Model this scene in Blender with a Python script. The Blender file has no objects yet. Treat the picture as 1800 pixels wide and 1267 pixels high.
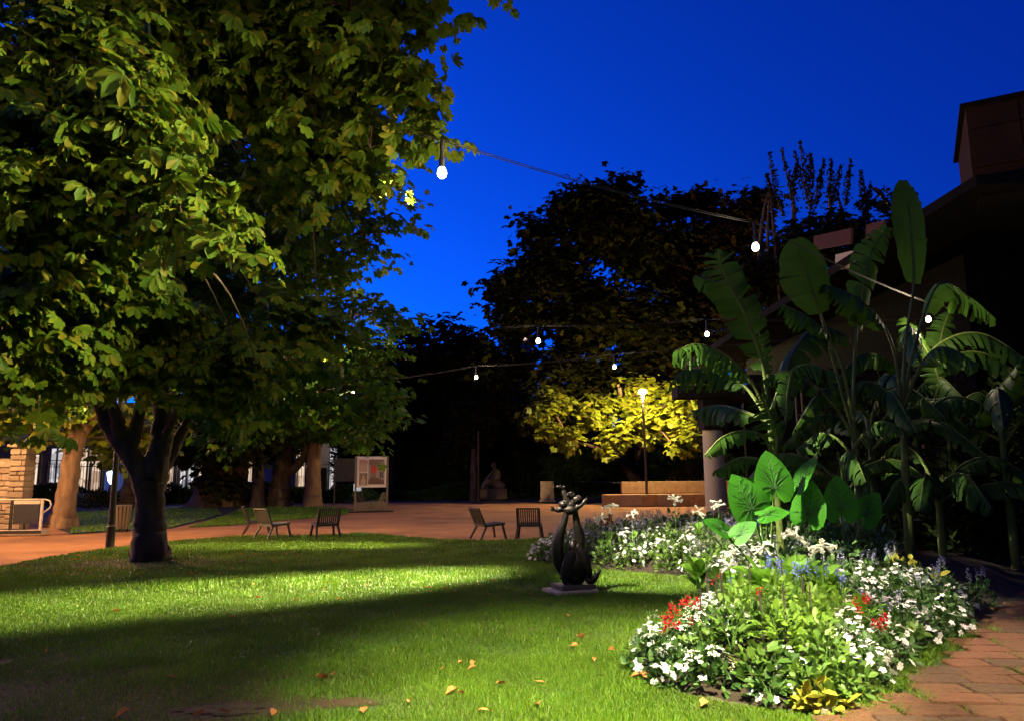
import bpy, bmesh, math, random
import numpy as np
from mathutils import Vector, Matrix

# ------------------------------------------------------------------ camera, world, exposure
scene = bpy.context.scene
COL = scene.collection
cam_d = bpy.data.cameras.new('camera')
cam = bpy.data.objects.new('camera', cam_d)
COL.objects.link(cam)
cam_d.sensor_width = 36.0
cam_d.lens = 26.0
cam_d.clip_start = 0.05
cam_d.clip_end = 1500.0
PITCH, ROLL = math.radians(8.8), math.radians(-0.5)
cam.matrix_world = (Matrix.Translation((0, 0, 1.65)) @ Matrix.Rotation(math.radians(90) + PITCH, 4, 'X')
                    @ Matrix.Rotation(ROLL, 4, 'Z'))
scene.camera = cam

world = bpy.data.worlds.new('World')
scene.world = world
world.use_nodes = True
wn, wl = world.node_tree.nodes, world.node_tree.links
wn.clear()
w_out = wn.new('ShaderNodeOutputWorld')
w_bg = wn.new('ShaderNodeBackground')
w_sky = wn.new('ShaderNodeTexSky')
w_sky.sky_type = 'NISHITA'
w_sky.sun_disc = False
w_sky.sun_elevation = math.radians(-4.0)
w_sky.sun_rotation = math.radians(-50.0)      # the last glow is low behind the far trees
w_sky.ozone_density = 6.0
w_sky.air_density = 1.0
w_sky.dust_density = 0.3
w_hs = wn.new('ShaderNodeHueSaturation')
w_hs.inputs['Saturation'].default_value = 1.0
w_mul = wn.new('ShaderNodeMix')
w_mul.data_type = 'RGBA'
w_mul.blend_type = 'MULTIPLY'
w_mul.inputs[0].default_value = 1.0
w_mul.inputs[7].default_value = (0.02, 0.70, 1.0, 1)   # the blue hour white balance of the photograph
w_bg.inputs['Strength'].default_value = 18.0
wl.new(w_sky.outputs[0], w_hs.inputs['Color'])
wl.new(w_hs.outputs[0], w_mul.inputs[6])
wl.new(w_mul.outputs[2], w_bg.inputs['Color'])
wl.new(w_bg.outputs[0], w_out.inputs['Surface'])

scene.view_settings.view_transform = 'Standard'
scene.view_settings.look = 'None'
scene.view_settings.exposure = 0.0
scene.view_settings.gamma = 1.0
scene.render.engine = 'CYCLES'
cy = scene.cycles
cy.use_denoising = True
cy.use_light_tree = True
cy.max_bounces = 5
cy.diffuse_bounces = 2
cy.glossy_bounces = 2
cy.transmission_bounces = 4
cy.transparent_max_bounces = 4
cy.caustics_reflective = False
cy.caustics_refractive = False
cy.sample_clamp_indirect = 3.0

rng = np.random.default_rng(7)
random.seed(7)
PI = math.pi

# ------------------------------------------------------------------ helpers
def thing(name, label, cat, loc=(0, 0, 0), rz=0.0, group=None):
    o = bpy.data.objects.new(name, None)
    o.empty_display_size = 0.2
    COL.objects.link(o)
    o.location = loc
    o.rotation_euler = (0, 0, rz)
    return tag(o, label, cat, group)

def tag(o, label=None, cat=None, group=None, kind=None):
    if label: o['label'] = label
    if cat: o['category'] = cat
    if group: o['group'] = group
    if kind: o['kind'] = kind
    return o

def link(name, me, parent=None, loc=(0, 0, 0), rot=(0, 0, 0), scale=(1, 1, 1)):
    o = bpy.data.objects.new(name, me)
    COL.objects.link(o)
    o.parent = parent
    o.location = loc
    o.rotation_euler = rot
    o.scale = scale
    return o

def np_mesh(name, verts, faces, mat=None, smooth=False, mat_index=None, mats=None):
    """verts (n,3), faces (m,k) of constant k."""
    verts = np.ascontiguousarray(verts, dtype=np.float32)
    faces = np.ascontiguousarray(faces, dtype=np.int32)
    m, k = faces.shape
    me = bpy.data.meshes.new(name)
    me.vertices.add(len(verts))
    me.vertices.foreach_set('co', verts.ravel())
    me.loops.add(m * k)
    me.loops.foreach_set('vertex_index', faces.ravel())
    me.polygons.add(m)
    me.polygons.foreach_set('loop_start', np.arange(0, m * k, k, dtype=np.int32))
    me.polygons.foreach_set('loop_total', np.full(m, k, dtype=np.int32))
    if smooth:
        me.polygons.foreach_set('use_smooth', np.ones(m, dtype=bool))
    if mat_index is not None:
        me.polygons.foreach_set('material_index', np.asarray(mat_index, dtype=np.int32))
    for mm in (mats or ([mat] if mat else [])):
        me.materials.append(mm)
    me.update(calc_edges=True)
    me.validate()
    return me

def py_mesh(name, verts, faces, mat=None, smooth=False):
    me = bpy.data.meshes.new(name)
    me.from_pydata([tuple(v) for v in verts], [], [tuple(f) for f in faces])
    if mat: me.materials.append(mat)
    if smooth:
        for p in me.polygons: p.use_smooth = True
    me.update()
    return me

class MB:
    """collects boxes, tubes and lathes and links them as one mesh object"""
    def __init__(self): self.v = []; self.f = []
    def add(self, vs, fs):
        n = len(self.v)
        self.v += [tuple(v) for v in vs]
        self.f += [tuple(i + n for i in f) for f in fs]
        return self
    def box(self, x0, x1, y0, y1, z0, z1, bev=0.0):
        if bev <= 0:
            vs = [(x, y, z) for z in (z0, z1) for y in (y0, y1) for x in (x0, x1)]
            return self.add(vs, [(0, 2, 3, 1), (4, 5, 7, 6), (0, 1, 5, 4), (2, 6, 7, 3), (0, 4, 6, 2), (1, 3, 7, 5)])
        b = bev
        vs = []
        for z, i in ((z0, b), (z0 + b, 0), (z1 - b, 0), (z1, b)):
            vs += [(x0 + i, y0 + i, z), (x1 - i, y0 + i, z), (x1 - i, y1 - i, z), (x0 + i, y1 - i, z)]
        fs = [(3, 2, 1, 0), (12, 13, 14, 15)]
        for r in range(3):
            for k in range(4):
                a, c = r * 4 + k, r * 4 + (k + 1) % 4
                fs.append((a, c, c + 4, a + 4))
        return self.add(vs, fs)
    def bar(self, a, b, w, t, up=(0, 0, 1)):
        """rectangular bar from a to b, w across, t thick"""
        a, b = Vector(a), Vector(b)
        d = (b - a).normalized()
        s = d.cross(Vector(up))
        if s.length < 1e-4: s = d.cross(Vector((1, 0, 0)))
        s.normalize(); u = s.cross(d)
        vs = []
        for p in (a, b):
            for i, j in ((-1, -1), (1, -1), (1, 1), (-1, 1)):
                vs.append(p + s * (i * w / 2) + u * (j * t / 2))
        return self.add(vs, [(3, 2, 1, 0), (4, 5, 6, 7), (0, 1, 5, 4), (1, 2, 6, 5), (2, 3, 7, 6), (3, 0, 4, 7)])
    def tube(self, pts, rad, k=8, cap=True):
        v, f = tube_arr(pts, rad, k)
        n = len(pts)
        f = [tuple(q) for q in f]
        if cap:
            f.append(tuple(range(k - 1, -1, -1)))
            f.append(tuple(range((n - 1) * k, n * k)))
        return self.add(v, f)
    def lathe(self, prof, k=16, c=(0, 0)):
        vs, fs = [], []
        for r, z in prof:
            for i in range(k):
                a = 2 * PI * i / k
                vs.append((c[0] + r * math.cos(a), c[1] + r * math.sin(a), z))
        for j in range(len(prof) - 1):
            for i in range(k):
                a, b = j * k + i, j * k + (i + 1) % k
                fs.append((a, b, b + k, a + k))
        fs.append(tuple(range(k - 1, -1, -1)))
        fs.append(tuple(range((len(prof) - 1) * k, len(prof) * k)))
        return self.add(vs, fs)
    def build(self, name, mat, parent=None, loc=(0, 0, 0), rot=(0, 0, 0), smooth=False):
        return link(name, py_mesh(name, self.v, self.f, mat, smooth), parent, loc, rot)

def tube_arr(pts, rad, k=6):
    P_ = np.asarray(pts, float)
    n = len(P_)
    rad = np.broadcast_to(np.asarray(rad, float), (n,))
    T = np.gradient(P_, axis=0)
    T /= np.linalg.norm(T, axis=1, keepdims=True) + 1e-9
    ref = np.array([0.0, 0.0, 1.0]) if abs(T[0, 2]) < 0.9 else np.array([1.0, 0, 0])
    vs = []
    a = np.arange(k) * 2 * PI / k
    s = np.cross(T[0], ref); s /= np.linalg.norm(s)
    for i in range(n):
        s = s - T[i] * np.dot(s, T[i]); s /= np.linalg.norm(s) + 1e-9
        u = np.cross(T[i], s)
        vs.append(P_[i] + rad[i] * (np.cos(a)[:, None] * s + np.sin(a)[:, None] * u))
    fs = []
    for j in range(n - 1):
        for i in range(k):
            p, q = j * k + i, j * k + (i + 1) % k
            fs.append((p, q, q + k, p + k))
    return np.concatenate(vs), np.array(fs)

def smooth_path(pts, n=8):
    """Catmull-Rom through points given as rows of (x, y, z, radius)"""
    p = np.asarray(pts, float)
    p = np.vstack([2 * p[0] - p[1], p, 2 * p[-1] - p[-2]])
    out = []
    for i in range(1, len(p) - 2):
        for t in np.linspace(0, 1, n, endpoint=False):
            a, b, c, d = p[i - 1], p[i], p[i + 1], p[i + 2]
            out.append(0.5 * ((2 * b) + (c - a) * t + (2 * a - 5 * b + 4 * c - d) * t * t + (3 * b - a - 3 * c + d) * t ** 3))
    out.append(p[-2])
    return np.array(out)

def norm(a):
    return a / (np.linalg.norm(a, axis=-1, keepdims=True) + 1e-9)

def frames(axis, up):
    """(n,3,3) matrices whose columns are axis, side, normal"""
    x = norm(axis)
    y = norm(np.cross(up, x))
    z = np.cross(x, y)
    return np.stack([x, y, z], axis=-1)

def scatter(tv, tf, M, pos, scl):
    tv = np.asarray(tv, float); tf = np.asarray(tf)
    n, nv = len(pos), len(tv)
    v = np.einsum('nij,vj->nvi', M, tv) * np.asarray(scl).reshape(-1, 1, 1) + np.asarray(pos)[:, None, :]
    f = tf[None] + (np.arange(n) * nv)[:, None, None]
    return v.reshape(-1, 3), f.reshape(-1, tf.shape[1])

def inside(poly, x, y):
    poly = np.asarray(poly)
    r = np.zeros(len(x), bool)
    j = len(poly) - 1
    for i in range(len(poly)):
        xi, yi = poly[i]; xj, yj = poly[j]
        c = ((yi > y) != (yj > y)) & (x < (xj - xi) * (y - yi) / (yj - yi + 1e-12) + xi)
        r ^= c
        j = i
    return r

def edge_dist(poly, x, y):
    poly = np.asarray(poly); d = np.full(len(x), 1e9)
    for i in range(len(poly)):
        a, b = poly[i], poly[(i + 1) % len(poly)]
        ab = b - a
        t = np.clip(((x - a[0]) * ab[0] + (y - a[1]) * ab[1]) / (ab @ ab + 1e-12), 0, 1)
        d = np.minimum(d, np.hypot(x - a[0] - t * ab[0], y - a[1] - t * ab[1]))
    return d

# ------------------------------------------------------------------ materials
def new_mat(name):
    m = bpy.data.materials.new(name)
    m.use_nodes = True
    nt = m.node_tree
    nt.nodes.clear()
    return m, nt.nodes, nt.links, nt.nodes.new('ShaderNodeOutputMaterial')

def surf(name, c1, c2=None, scale=6.0, rough=0.8, bump=0.0, bscale=None, metal=0.0, spec=0.3, detail=6.0, stretch=(1, 1, 1), c3=None):
    """solid material: two or three colours mixed by noise, with fine relief"""
    m, N, L, out = new_mat(name)
    bs = N.new('ShaderNodeBsdfPrincipled')
    bs.inputs['Roughness'].default_value = rough
    bs.inputs['Metallic'].default_value = metal
    bs.inputs['Specular IOR Level'].default_value = spec
    tc = N.new('ShaderNodeTexCoord')
    mp = N.new('ShaderNodeMapping')
    mp.inputs['Scale'].default_value = stretch
    L.new(tc.outputs['Object'], mp.inputs[0])
    if c2 is None:
        c2 = tuple(c * 0.75 for c in c1)
    nz = N.new('ShaderNodeTexNoise')
    nz.inputs['Scale'].default_value = scale
    nz.inputs['Detail'].default_value = detail
    nz.inputs['Roughness'].default_value = 0.65
    L.new(mp.outputs[0], nz.inputs['Vector'])
    rp = N.new('ShaderNodeValToRGB')
    e = rp.color_ramp.elements
    e[0].position, e[0].color = 0.32, (*c1, 1)
    e[1].position, e[1].color = 0.68, (*c2, 1)
    if c3 is not None:
        q = e.new(0.5); q.color = (*c3, 1)
    L.new(nz.outputs[0], rp.inputs[0])
    L.new(rp.outputs[0], bs.inputs['Base Color'])
    if bump > 0:
        nb = N.new('ShaderNodeTexNoise')
        nb.inputs['Scale'].default_value = bscale or scale * 5
        nb.inputs['Detail'].default_value = 5
        L.new(mp.outputs[0], nb.inputs['Vector'])
        bp = N.new('ShaderNodeBump')
        bp.inputs['Strength'].default_value = bump
        bp.inputs['Distance'].default_value = 0.03
        L.new(nb.outputs[0], bp.inputs['Height'])
        L.new(bp.outputs[0], bs.inputs['Normal'])
    L.new(bs.outputs[0], out.inputs[0])
    return m

def leafy(name, cols, trans=0.35, rough=0.45, spec=0.35, tcol=None):
    """leaf material: colour picked per leaf, light passing through"""
    m, N, L, out = new_mat(name)
    geo = N.new('ShaderNodeNewGeometry')
    rp = N.new('ShaderNodeValToRGB')
    rp.color_ramp.interpolation = 'LINEAR'
    e = rp.color_ramp.elements
    e[0].position, e[0].color = 0.0, (*cols[0], 1)
    e[1].position, e[1].color = 1.0, (*cols[-1], 1)
    for i, c in enumerate(cols[1:-1]):
        q = e.new((i + 1) / (len(cols) - 1)); q.color = (*c, 1)
    L.new(geo.outputs['Random Per Island'], rp.inputs[0])
    tc = N.new('ShaderNodeTexCoord')
    nz = N.new('ShaderNodeTexNoise')
    nz.inputs['Scale'].default_value = 1.1
    L.new(tc.outputs['Object'], nz.inputs['Vector'])
    mr = N.new('ShaderNodeMapRange')
    mr.inputs[1].default_value, mr.inputs[2].default_value = 0.3, 0.7
    mr.inputs[3].default_value, mr.inputs[4].default_value = 0.75, 1.25
    L.new(nz.outputs[0], mr.inputs[0])
    mx = N.new('ShaderNodeMix'); mx.data_type = 'RGBA'; mx.blend_type = 'MULTIPLY'
    mx.inputs[0].default_value = 1.0
    L.new(rp.outputs[0], mx.inputs[6]); L.new(mr.outputs[0], mx.inputs[7])
    bs = N.new('ShaderNodeBsdfPrincipled')
    bs.inputs['Roughness'].default_value = rough
    bs.inputs['Specular IOR Level'].default_value = spec
    L.new(mx.outputs[2], bs.inputs['Base Color'])
    tr = N.new('ShaderNodeBsdfTranslucent')
    if tcol is None:
        L.new(mx.outputs[2], tr.inputs[0])
    else:
        tr.inputs[0].default_value = (*tcol, 1)
    ms = N.new('ShaderNodeMixShader')
    ms.inputs[0].default_value = trans
    L.new(bs.outputs[0], ms.inputs[1]); L.new(tr.outputs[0], ms.inputs[2])
    L.new(ms.outputs[0], out.inputs[0])
    return m

def glow(name, col, strength, col2=None, scale=1.2):
    m, N, L, out = new_mat(name)
    em = N.new('ShaderNodeEmission')
    em.inputs[0].default_value = (*col, 1)
    if col2 is not None:                       # a room or shop display seen through the pane: patches of bright and dim things
        tc = N.new('ShaderNodeTexCoord'); vo = N.new('ShaderNodeTexVoronoi'); vo.distance = 'CHEBYCHEV'
        vo.inputs['Scale'].default_value = scale
        L.new(tc.outputs['Object'], vo.inputs['Vector'])
        mx = N.new('ShaderNodeMix'); mx.data_type = 'RGBA'
        mx.inputs[6].default_value = (*col, 1); mx.inputs[7].default_value = (*col2, 1)
        sp = N.new('ShaderNodeSeparateColor'); L.new(vo.outputs['Color'], sp.inputs[0]); L.new(sp.outputs[0], mx.inputs[0])
        L.new(mx.outputs[2], em.inputs[0])
    em.inputs[1].default_value = strength
    L.new(em.outputs[0], out.inputs[0])
    return m

M = {}
M['soil'] = surf('soil', (0.035, 0.022, 0.014), (0.06, 0.04, 0.025), 3, 0.95, 0.6)
M['far_ground'] = surf('far_ground', (0.03, 0.025, 0.012), (0.045, 0.03, 0.018), 0.6, 0.95, 0.4, 8)
M['gravel'] = surf('gravel', (0.42, 0.185, 0.062), (0.18, 0.072, 0.026), 0.45, 0.95, 0.9, 22, c3=(0.32, 0.135, 0.046), detail=12)
M['bed_soil'] = surf('bed_soil', (0.02, 0.013, 0.009), (0.04, 0.026, 0.017), 5, 0.95, 0.8)
M['slab'] = surf('slab', (0.15, 0.076, 0.045), (0.085, 0.046, 0.03), 5, 0.9, 0.8, 24, c3=(0.135, 0.064, 0.036), spec=0.1)
M['slab_grey'] = surf('slab_grey', (0.12, 0.064, 0.04), (0.075, 0.042, 0.03), 5, 0.9, 0.8, 24, spec=0.15)
M['slab_red'] = surf('slab_red', (0.18, 0.075, 0.042), (0.115, 0.052, 0.03), 5, 0.9, 0.8, 24, spec=0.15)
M['joint_soil'] = surf('joint_soil', (0.05, 0.04, 0.02), (0.03, 0.025, 0.014), 8, 0.95, 0.6)
M['bark'] = surf('bark', (0.17, 0.10, 0.06), (0.06, 0.036, 0.022), 5, 0.95, 1.0, 9, stretch=(1, 1, 0.25), c3=(0.09, 0.06, 0.04))
M['bark_pale'] = surf('bark_pale', (0.30, 0.17, 0.10), (0.14, 0.08, 0.05), 4, 0.95, 1.0, 8, stretch=(1, 1, 0.3))
M['twig'] = surf('twig', (0.16, 0.11, 0.06), (0.09, 0.06, 0.035), 6, 0.9)
M['leaf_chestnut'] = leafy('leaf_chestnut', [(0.058, 0.125, 0.010), (0.075, 0.15, 0.010), (0.045, 0.12, 0.012), (0.10, 0.165, 0.010), (0.13, 0.13, 0.010)], 0.38, 0.55, 0.18)
M['leaf_near'] = leafy('leaf_near', [(0.090, 0.155, 0.010), (0.12, 0.18, 0.010), (0.065, 0.14, 0.012), (0.155, 0.20, 0.010), (0.20, 0.165, 0.010)], 0.42, 0.55, 0.18)
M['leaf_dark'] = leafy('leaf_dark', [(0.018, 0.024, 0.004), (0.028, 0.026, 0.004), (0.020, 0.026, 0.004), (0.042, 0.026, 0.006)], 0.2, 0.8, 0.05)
M['leaf_rust'] = leafy('leaf_rust', [(0.05, 0.036, 0.008), (0.07, 0.036, 0.010), (0.045, 0.044, 0.007)], 0.3, 0.7, 0.06)
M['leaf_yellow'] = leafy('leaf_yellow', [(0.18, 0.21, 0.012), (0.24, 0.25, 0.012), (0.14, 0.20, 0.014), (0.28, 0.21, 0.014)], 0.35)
M['leaf_hedge'] = leafy('leaf_hedge', [(0.02, 0.035, 0.008), (0.03, 0.045, 0.01)], 0.15, 0.7, 0.1)
M['grass'] = leafy('grass', [(0.065, 0.155, 0.005), (0.09, 0.185, 0.006), (0.13, 0.22, 0.010), (0.06, 0.16, 0.005), (0.20, 0.24, 0.03)], 0.30, 0.5, 0.3)
M['leaf_bed'] = leafy('leaf_bed', [(0.06, 0.13, 0.02), (0.09, 0.17, 0.022), (0.12, 0.20, 0.03), (0.07, 0.14, 0.03)], 0.35)
M['leaf_bed_dark'] = leafy('leaf_bed_dark', [(0.035, 0.085, 0.02), (0.05, 0.11, 0.022), (0.07, 0.13, 0.025)], 0.3)
M['leaf_lime'] = leafy('leaf_lime', [(0.13, 0.24, 0.025), (0.17, 0.28, 0.03), (0.11, 0.21, 0.03)], 0.4)
M['leaf_grey'] = leafy('leaf_grey', [(0.16, 0.18, 0.11), (0.20, 0.20, 0.14), (0.13, 0.16, 0.08)], 0.3)
M['leaf_gold'] = leafy('leaf_gold', [(0.32, 0.30, 0.03), (0.38, 0.33, 0.04), (0.26, 0.28, 0.03)], 0.35)
M['leaf_tobacco'] = leafy('leaf_tobacco', [(0.12, 0.27, 0.02), (0.15, 0.31, 0.025), (0.10, 0.24, 0.025)], 0.42)
M['leaf_banana'] = leafy('leaf_banana', [(0.030, 0.078, 0.008), (0.040, 0.095, 0.010)], 0.35, 0.5, 0.18)
M['leaf_ear'] = leafy('leaf_ear', [(0.045, 0.22, 0.012), (0.055, 0.25, 0.015)], 0.5, 0.5, 0.2)
M['vein'] = surf('vein', (0.02, 0.07, 0.012), (0.025, 0.08, 0.014), 5, 0.6)
M['stalk'] = surf('stalk', (0.10, 0.13, 0.03), (0.05, 0.045, 0.02), 5, 0.6, 0.5, 12, stretch=(1, 1, 0.3), c3=(0.08, 0.11, 0.025), spec=0.15)
M['stalk_green'] = surf('stalk_green', (0.08, 0.16, 0.03), (0.06, 0.12, 0.025), 6, 0.6)
M['stalk_dark'] = surf('stalk_dark', (0.05, 0.03, 0.03), (0.03, 0.02, 0.02), 6, 0.7)
M['petal_white'] = leafy('petal_white', [(0.80, 0.78, 0.72), (0.72, 0.70, 0.66), (0.82, 0.80, 0.74)], 0.25, 0.6, 0.2)
M['petal_blush'] = leafy('petal_blush', [(0.80, 0.70, 0.64), (0.74, 0.64, 0.60), (0.80, 0.74, 0.68)], 0.25, 0.6, 0.2)
M['petal_cream'] = leafy('petal_cream', [(0.78, 0.74, 0.56), (0.80, 0.77, 0.64)], 0.35, 0.6, 0.2)
M['petal_red'] = leafy('petal_red', [(0.46, 0.006, 0.014), (0.55, 0.012, 0.02), (0.36, 0.005, 0.012)], 0.25, 0.6, 0.2)
M['petal_blue'] = leafy('petal_blue', [(0.10, 0.13, 0.60), (0.16, 0.18, 0.66), (0.12, 0.10, 0.50)], 0.25, 0.6, 0.2)
M['petal_violet'] = leafy('petal_violet', [(0.30, 0.24, 0.48), (0.36, 0.30, 0.52)], 0.25, 0.6, 0.2)
M['dry_leaf'] = leafy('dry_leaf', [(0.45, 0.16, 0.05), (0.55, 0.22, 0.07), (0.34, 0.13, 0.05)], 0.15, 0.8, 0.1)
M['bronze'] = surf('bronze', (0.016, 0.013, 0.011), (0.032, 0.024, 0.018), 9, 0.36, 0.35, 30, 0.6, 0.4)
M['plinth'] = surf('plinth', (0.50, 0.40, 0.30), (0.38, 0.30, 0.22), 8, 0.85, 0.4)
M['plinth_dark'] = surf('plinth_dark', (0.06, 0.05, 0.045), (0.09, 0.07, 0.06), 8, 0.6, 0.3)
M['chair_dark'] = surf('chair_dark', (0.075, 0.055, 0.04), (0.045, 0.032, 0.025), 5, 0.55, stretch=(6, 6, 0.6))
M['chair_pale'] = surf('chair_pale', (0.17, 0.15, 0.10), (0.12, 0.10, 0.07), 5, 0.6)
M['metal_dark'] = surf('metal_dark', (0.035, 0.028, 0.022), (0.05, 0.04, 0.03), 5, 0.5, metal=0.2)
M['metal_grey'] = surf('metal_grey', (0.20, 0.15, 0.10), (0.15, 0.115, 0.08), 4, 0.45, metal=0.3)
M['metal_pale'] = surf('metal_pale', (0.62, 0.52, 0.42), (0.52, 0.44, 0.35), 4, 0.5)
M['stone'] = surf('stone', (0.38, 0.28, 0.20), (0.27, 0.19, 0.13), 4, 0.92, 0.7, 22)
M['stone_dark'] = surf('stone_dark', (0.29, 0.20, 0.14), (0.20, 0.14, 0.095), 4, 0.92, 0.7, 22)
M['mortar'] = surf('mortar', (0.26, 0.19, 0.13), (0.20, 0.15, 0.105), 6, 0.95, 0.4)
M['terrace_stone'] = surf('terrace_stone', (0.30, 0.18, 0.09), (0.20, 0.115, 0.055), 3, 0.92, 0.6, 18)
M['white_panel'] = surf('white_panel', (0.82, 0.76, 0.68), (0.78, 0.72, 0.64), 2, 0.6)
M['poster_beige'] = surf('poster_beige', (0.56, 0.42, 0.29), (0.50, 0.38, 0.26), 6, 0.6)
M['poster_brown'] = surf('poster_brown', (0.21, 0.14, 0.085), (0.30, 0.21, 0.13), 9, 0.6)
M['poster_floor'] = surf('poster_floor', (0.15, 0.08, 0.05), (0.22, 0.13, 0.08), 9, 0.6)
M['poster_grey'] = surf('poster_grey', (0.40, 0.34, 0.28), (0.30, 0.25, 0.20), 9, 0.6)
M['poster_red'] = surf('poster_red', (0.62, 0.08, 0.04), (0.42, 0.05, 0.03), 14, 0.6)
M['poster_dark'] = surf('poster_dark', (0.028, 0.025, 0.028), (0.04, 0.036, 0.04), 5, 0.6)
M['column'] = surf('column', (0.44, 0.36, 0.28), (0.37, 0.30, 0.23), 2.5, 0.85, 0.25, 40)
M['wood_dark'] = surf('wood_dark', (0.022, 0.016, 0.012), (0.014, 0.010, 0.008), 3, 0.8, stretch=(0.4, 4, 4), spec=0.08)
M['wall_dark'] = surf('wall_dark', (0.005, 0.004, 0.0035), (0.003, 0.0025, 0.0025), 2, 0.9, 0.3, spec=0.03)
M['fascia'] = surf('fascia', (0.085, 0.036, 0.026), (0.06, 0.026, 0.02), 2, 0.8, spec=0.1)
M['roof_dark'] = surf('roof_dark', (0.010, 0.008, 0.008), (0.014, 0.011, 0.010), 2, 0.9, spec=0.03)
M['tower_clad'] = surf('tower_clad', (0.060, 0.028, 0.014), (0.042, 0.02, 0.010), 14, 0.9, 0.5, 60, spec=0.05)
M['facade'] = surf('facade', (0.50, 0.42, 0.34), (0.42, 0.35, 0.28), 1, 0.9)
M['facade_dark'] = surf('facade_dark', (0.10, 0.08, 0.07), (0.14, 0.11, 0.09), 1, 0.9)
M['tower_pink'] = surf('tower_pink', (0.42, 0.27, 0.22), (0.34, 0.21, 0.17), 1, 0.9)
M['car_paint'] = surf('car_paint', (0.62, 0.62, 0.62), (0.60, 0.60, 0.60), 2, 0.25, spec=0.6)
M['car_glass'] = surf('car_glass', (0.02, 0.022, 0.025), (0.025, 0.027, 0.03), 2, 0.1, spec=0.6)
M['rubber'] = surf('rubber', (0.02, 0.02, 0.02), (0.03, 0.03, 0.03), 5, 0.9)
M['table_top'] = surf('table_top', (0.30, 0.30, 0.32), (0.24, 0.24, 0.26), 3, 0.5)
M['bulb'] = glow('bulb', (1.0, 0.82, 0.62), 30.0)
M['lantern_glow'] = glow('lantern_glow', (1.0, 0.74, 0.42), 40.0)
M['shop_light'] = glow('shop_light', (1.0, 0.78, 0.56), 1.15, (0.30, 0.16, 0.10))
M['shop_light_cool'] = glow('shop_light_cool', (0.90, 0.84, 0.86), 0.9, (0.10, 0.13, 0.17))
M['shop_blue'] = glow('shop_blue', (0.16, 0.24, 0.9), 0.25)
M['sign_white'] = glow('sign_white', (0.55, 0.80, 1.0), 5.0)
M['window_pink'] = glow('window_pink', (1.0, 0.70, 0.60), 1.3)
M['window_blue'] = glow('window_blue', (0.5, 0.55, 1.0), 0.7)

M['added_flood_lens'] = glow('added_flood_lens', (1.0, 0.9, 0.7), 1.2)  # glow on the lenses of the added flood lights
WARM = (1.0, 0.80, 0.56)
SODIUM = (1.0, 0.60, 0.25)
def point(name, loc, power, col=WARM, r=0.05, parent=None):
    d = bpy.data.lights.new(name, 'POINT')
    d.energy = power; d.color = col; d.shadow_soft_size = r
    o = bpy.data.objects.new(name, d); COL.objects.link(o)
    o.location = loc; o.parent = parent
    return o

def spot(name, loc, target, power, half_deg, blend=0.4, col=WARM, r=0.05, parent=None, pworld=(0, 0, 0)):
    d = bpy.data.lights.new(name, 'SPOT')
    d.energy = power; d.color = col; d.shadow_soft_size = r
    d.spot_size = math.radians(half_deg * 2); d.spot_blend = blend
    o = bpy.data.objects.new(name, d); COL.objects.link(o)
    v = Vector(target) - Vector(loc)
    o.rotation_euler = v.to_track_quat('-Z', 'Y').to_euler()
    o.location = Vector(loc) - Vector(pworld); o.parent = parent
    return o

# ------------------------------------------------------------------ the ground
def sheet(name, poly, z, mat, kind='structure'):
    me = py_mesh(name, [(x, y, z) for x, y in poly], [tuple(range(len(poly)))], mat)
    if me.polygons[0].normal.z < 0: me.flip_normals()
    o = link(name, me)
    tag(o, kind=kind)
    return o

sheet('ground', [(-400, -200), (400, -200), (400, 600), (-400, 600)], -0.03, M['far_ground'])
PLAZA = [(-40, 12), (-33.19, 48.65), (-13.458, 23.022), (-11.432, 25.214), (-12.732, 33.597), (-14.564, 40.826), (-12.347, 47.722), (-7.586, 49.619), (-2.669, 48.925), (1.607, 44.47), (4.385, 42.122), (4.8, 41), (11, 38), (14, 20), (6, 17), (-2, 12)]
sheet('gravel_plaza', PLAZA, -0.014, M['gravel'])
LAWN = [(-30, -6), (2.2, -6), (2.2, 3.5), (2.1, 5.2), (2.5, 6.5), (3.5, 9), (3.6, 13), (2.6, 17), (1.6, 19.6), (1.098, 20.242), (-0.04, 19.482), (-1.217, 19.6), (-2.833, 20.655), (-4.522, 22.906), (-5.192, 22.103), (-6.208, 21.596), (-7.46, 21.935), (-8.833, 20.543), (-9.681, 18.246), (-9.986, 16.615), (-9.896, 14.669), (-9.989, 12.73), (-30, 10)]
LAWN2 = [(-11.081, 25.717), (-10.003, 26.442), (-8.637, 29.968), (-7.466, 32.737), (-7.696, 36.373), (-9.411, 41.217), (-12.978, 42.699), (-14.73, 40.859), (-12.675, 33.12)]
LAWN3 = [(-13.743, 23.504), (-11.698, 25.794), (-13.41, 34.688), (-16.237, 41.156), (-20.717, 42.038), (-22.353, 37.844)]
def lawn_mat():
    m, N, L, out = new_mat('lawn')
    bs = N.new('ShaderNodeBsdfPrincipled'); bs.inputs['Roughness'].default_value = 0.9
    tc = N.new('ShaderNodeTexCoord')
    nz = N.new('ShaderNodeTexNoise'); nz.inputs['Scale'].default_value = 0.5; nz.inputs['Detail'].default_value = 8
    L.new(tc.outputs['Object'], nz.inputs['Vector'])
    rp = N.new('ShaderNodeValToRGB'); e = rp.color_ramp.elements
    e[0].position, e[0].color = 0.36, (0.060, 0.050, 0.018, 1)
    e[1].position, e[1].color = 0.58, (0.040, 0.090, 0.010, 1)
    L.new(nz.outputs[0], rp.inputs[0]); L.new(rp.outputs[0], bs.inputs['Base Color'])
    L.new(bs.outputs[0], out.inputs[0])
    return m
M['lawn'] = lawn_mat()
sheet('lawn', LAWN, 0.0, M['lawn'])
sheet('lawn_island', LAWN2, 0.0, M['lawn'])
sheet('lawn_back', LAWN3, 0.0, M['lawn'])

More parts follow.
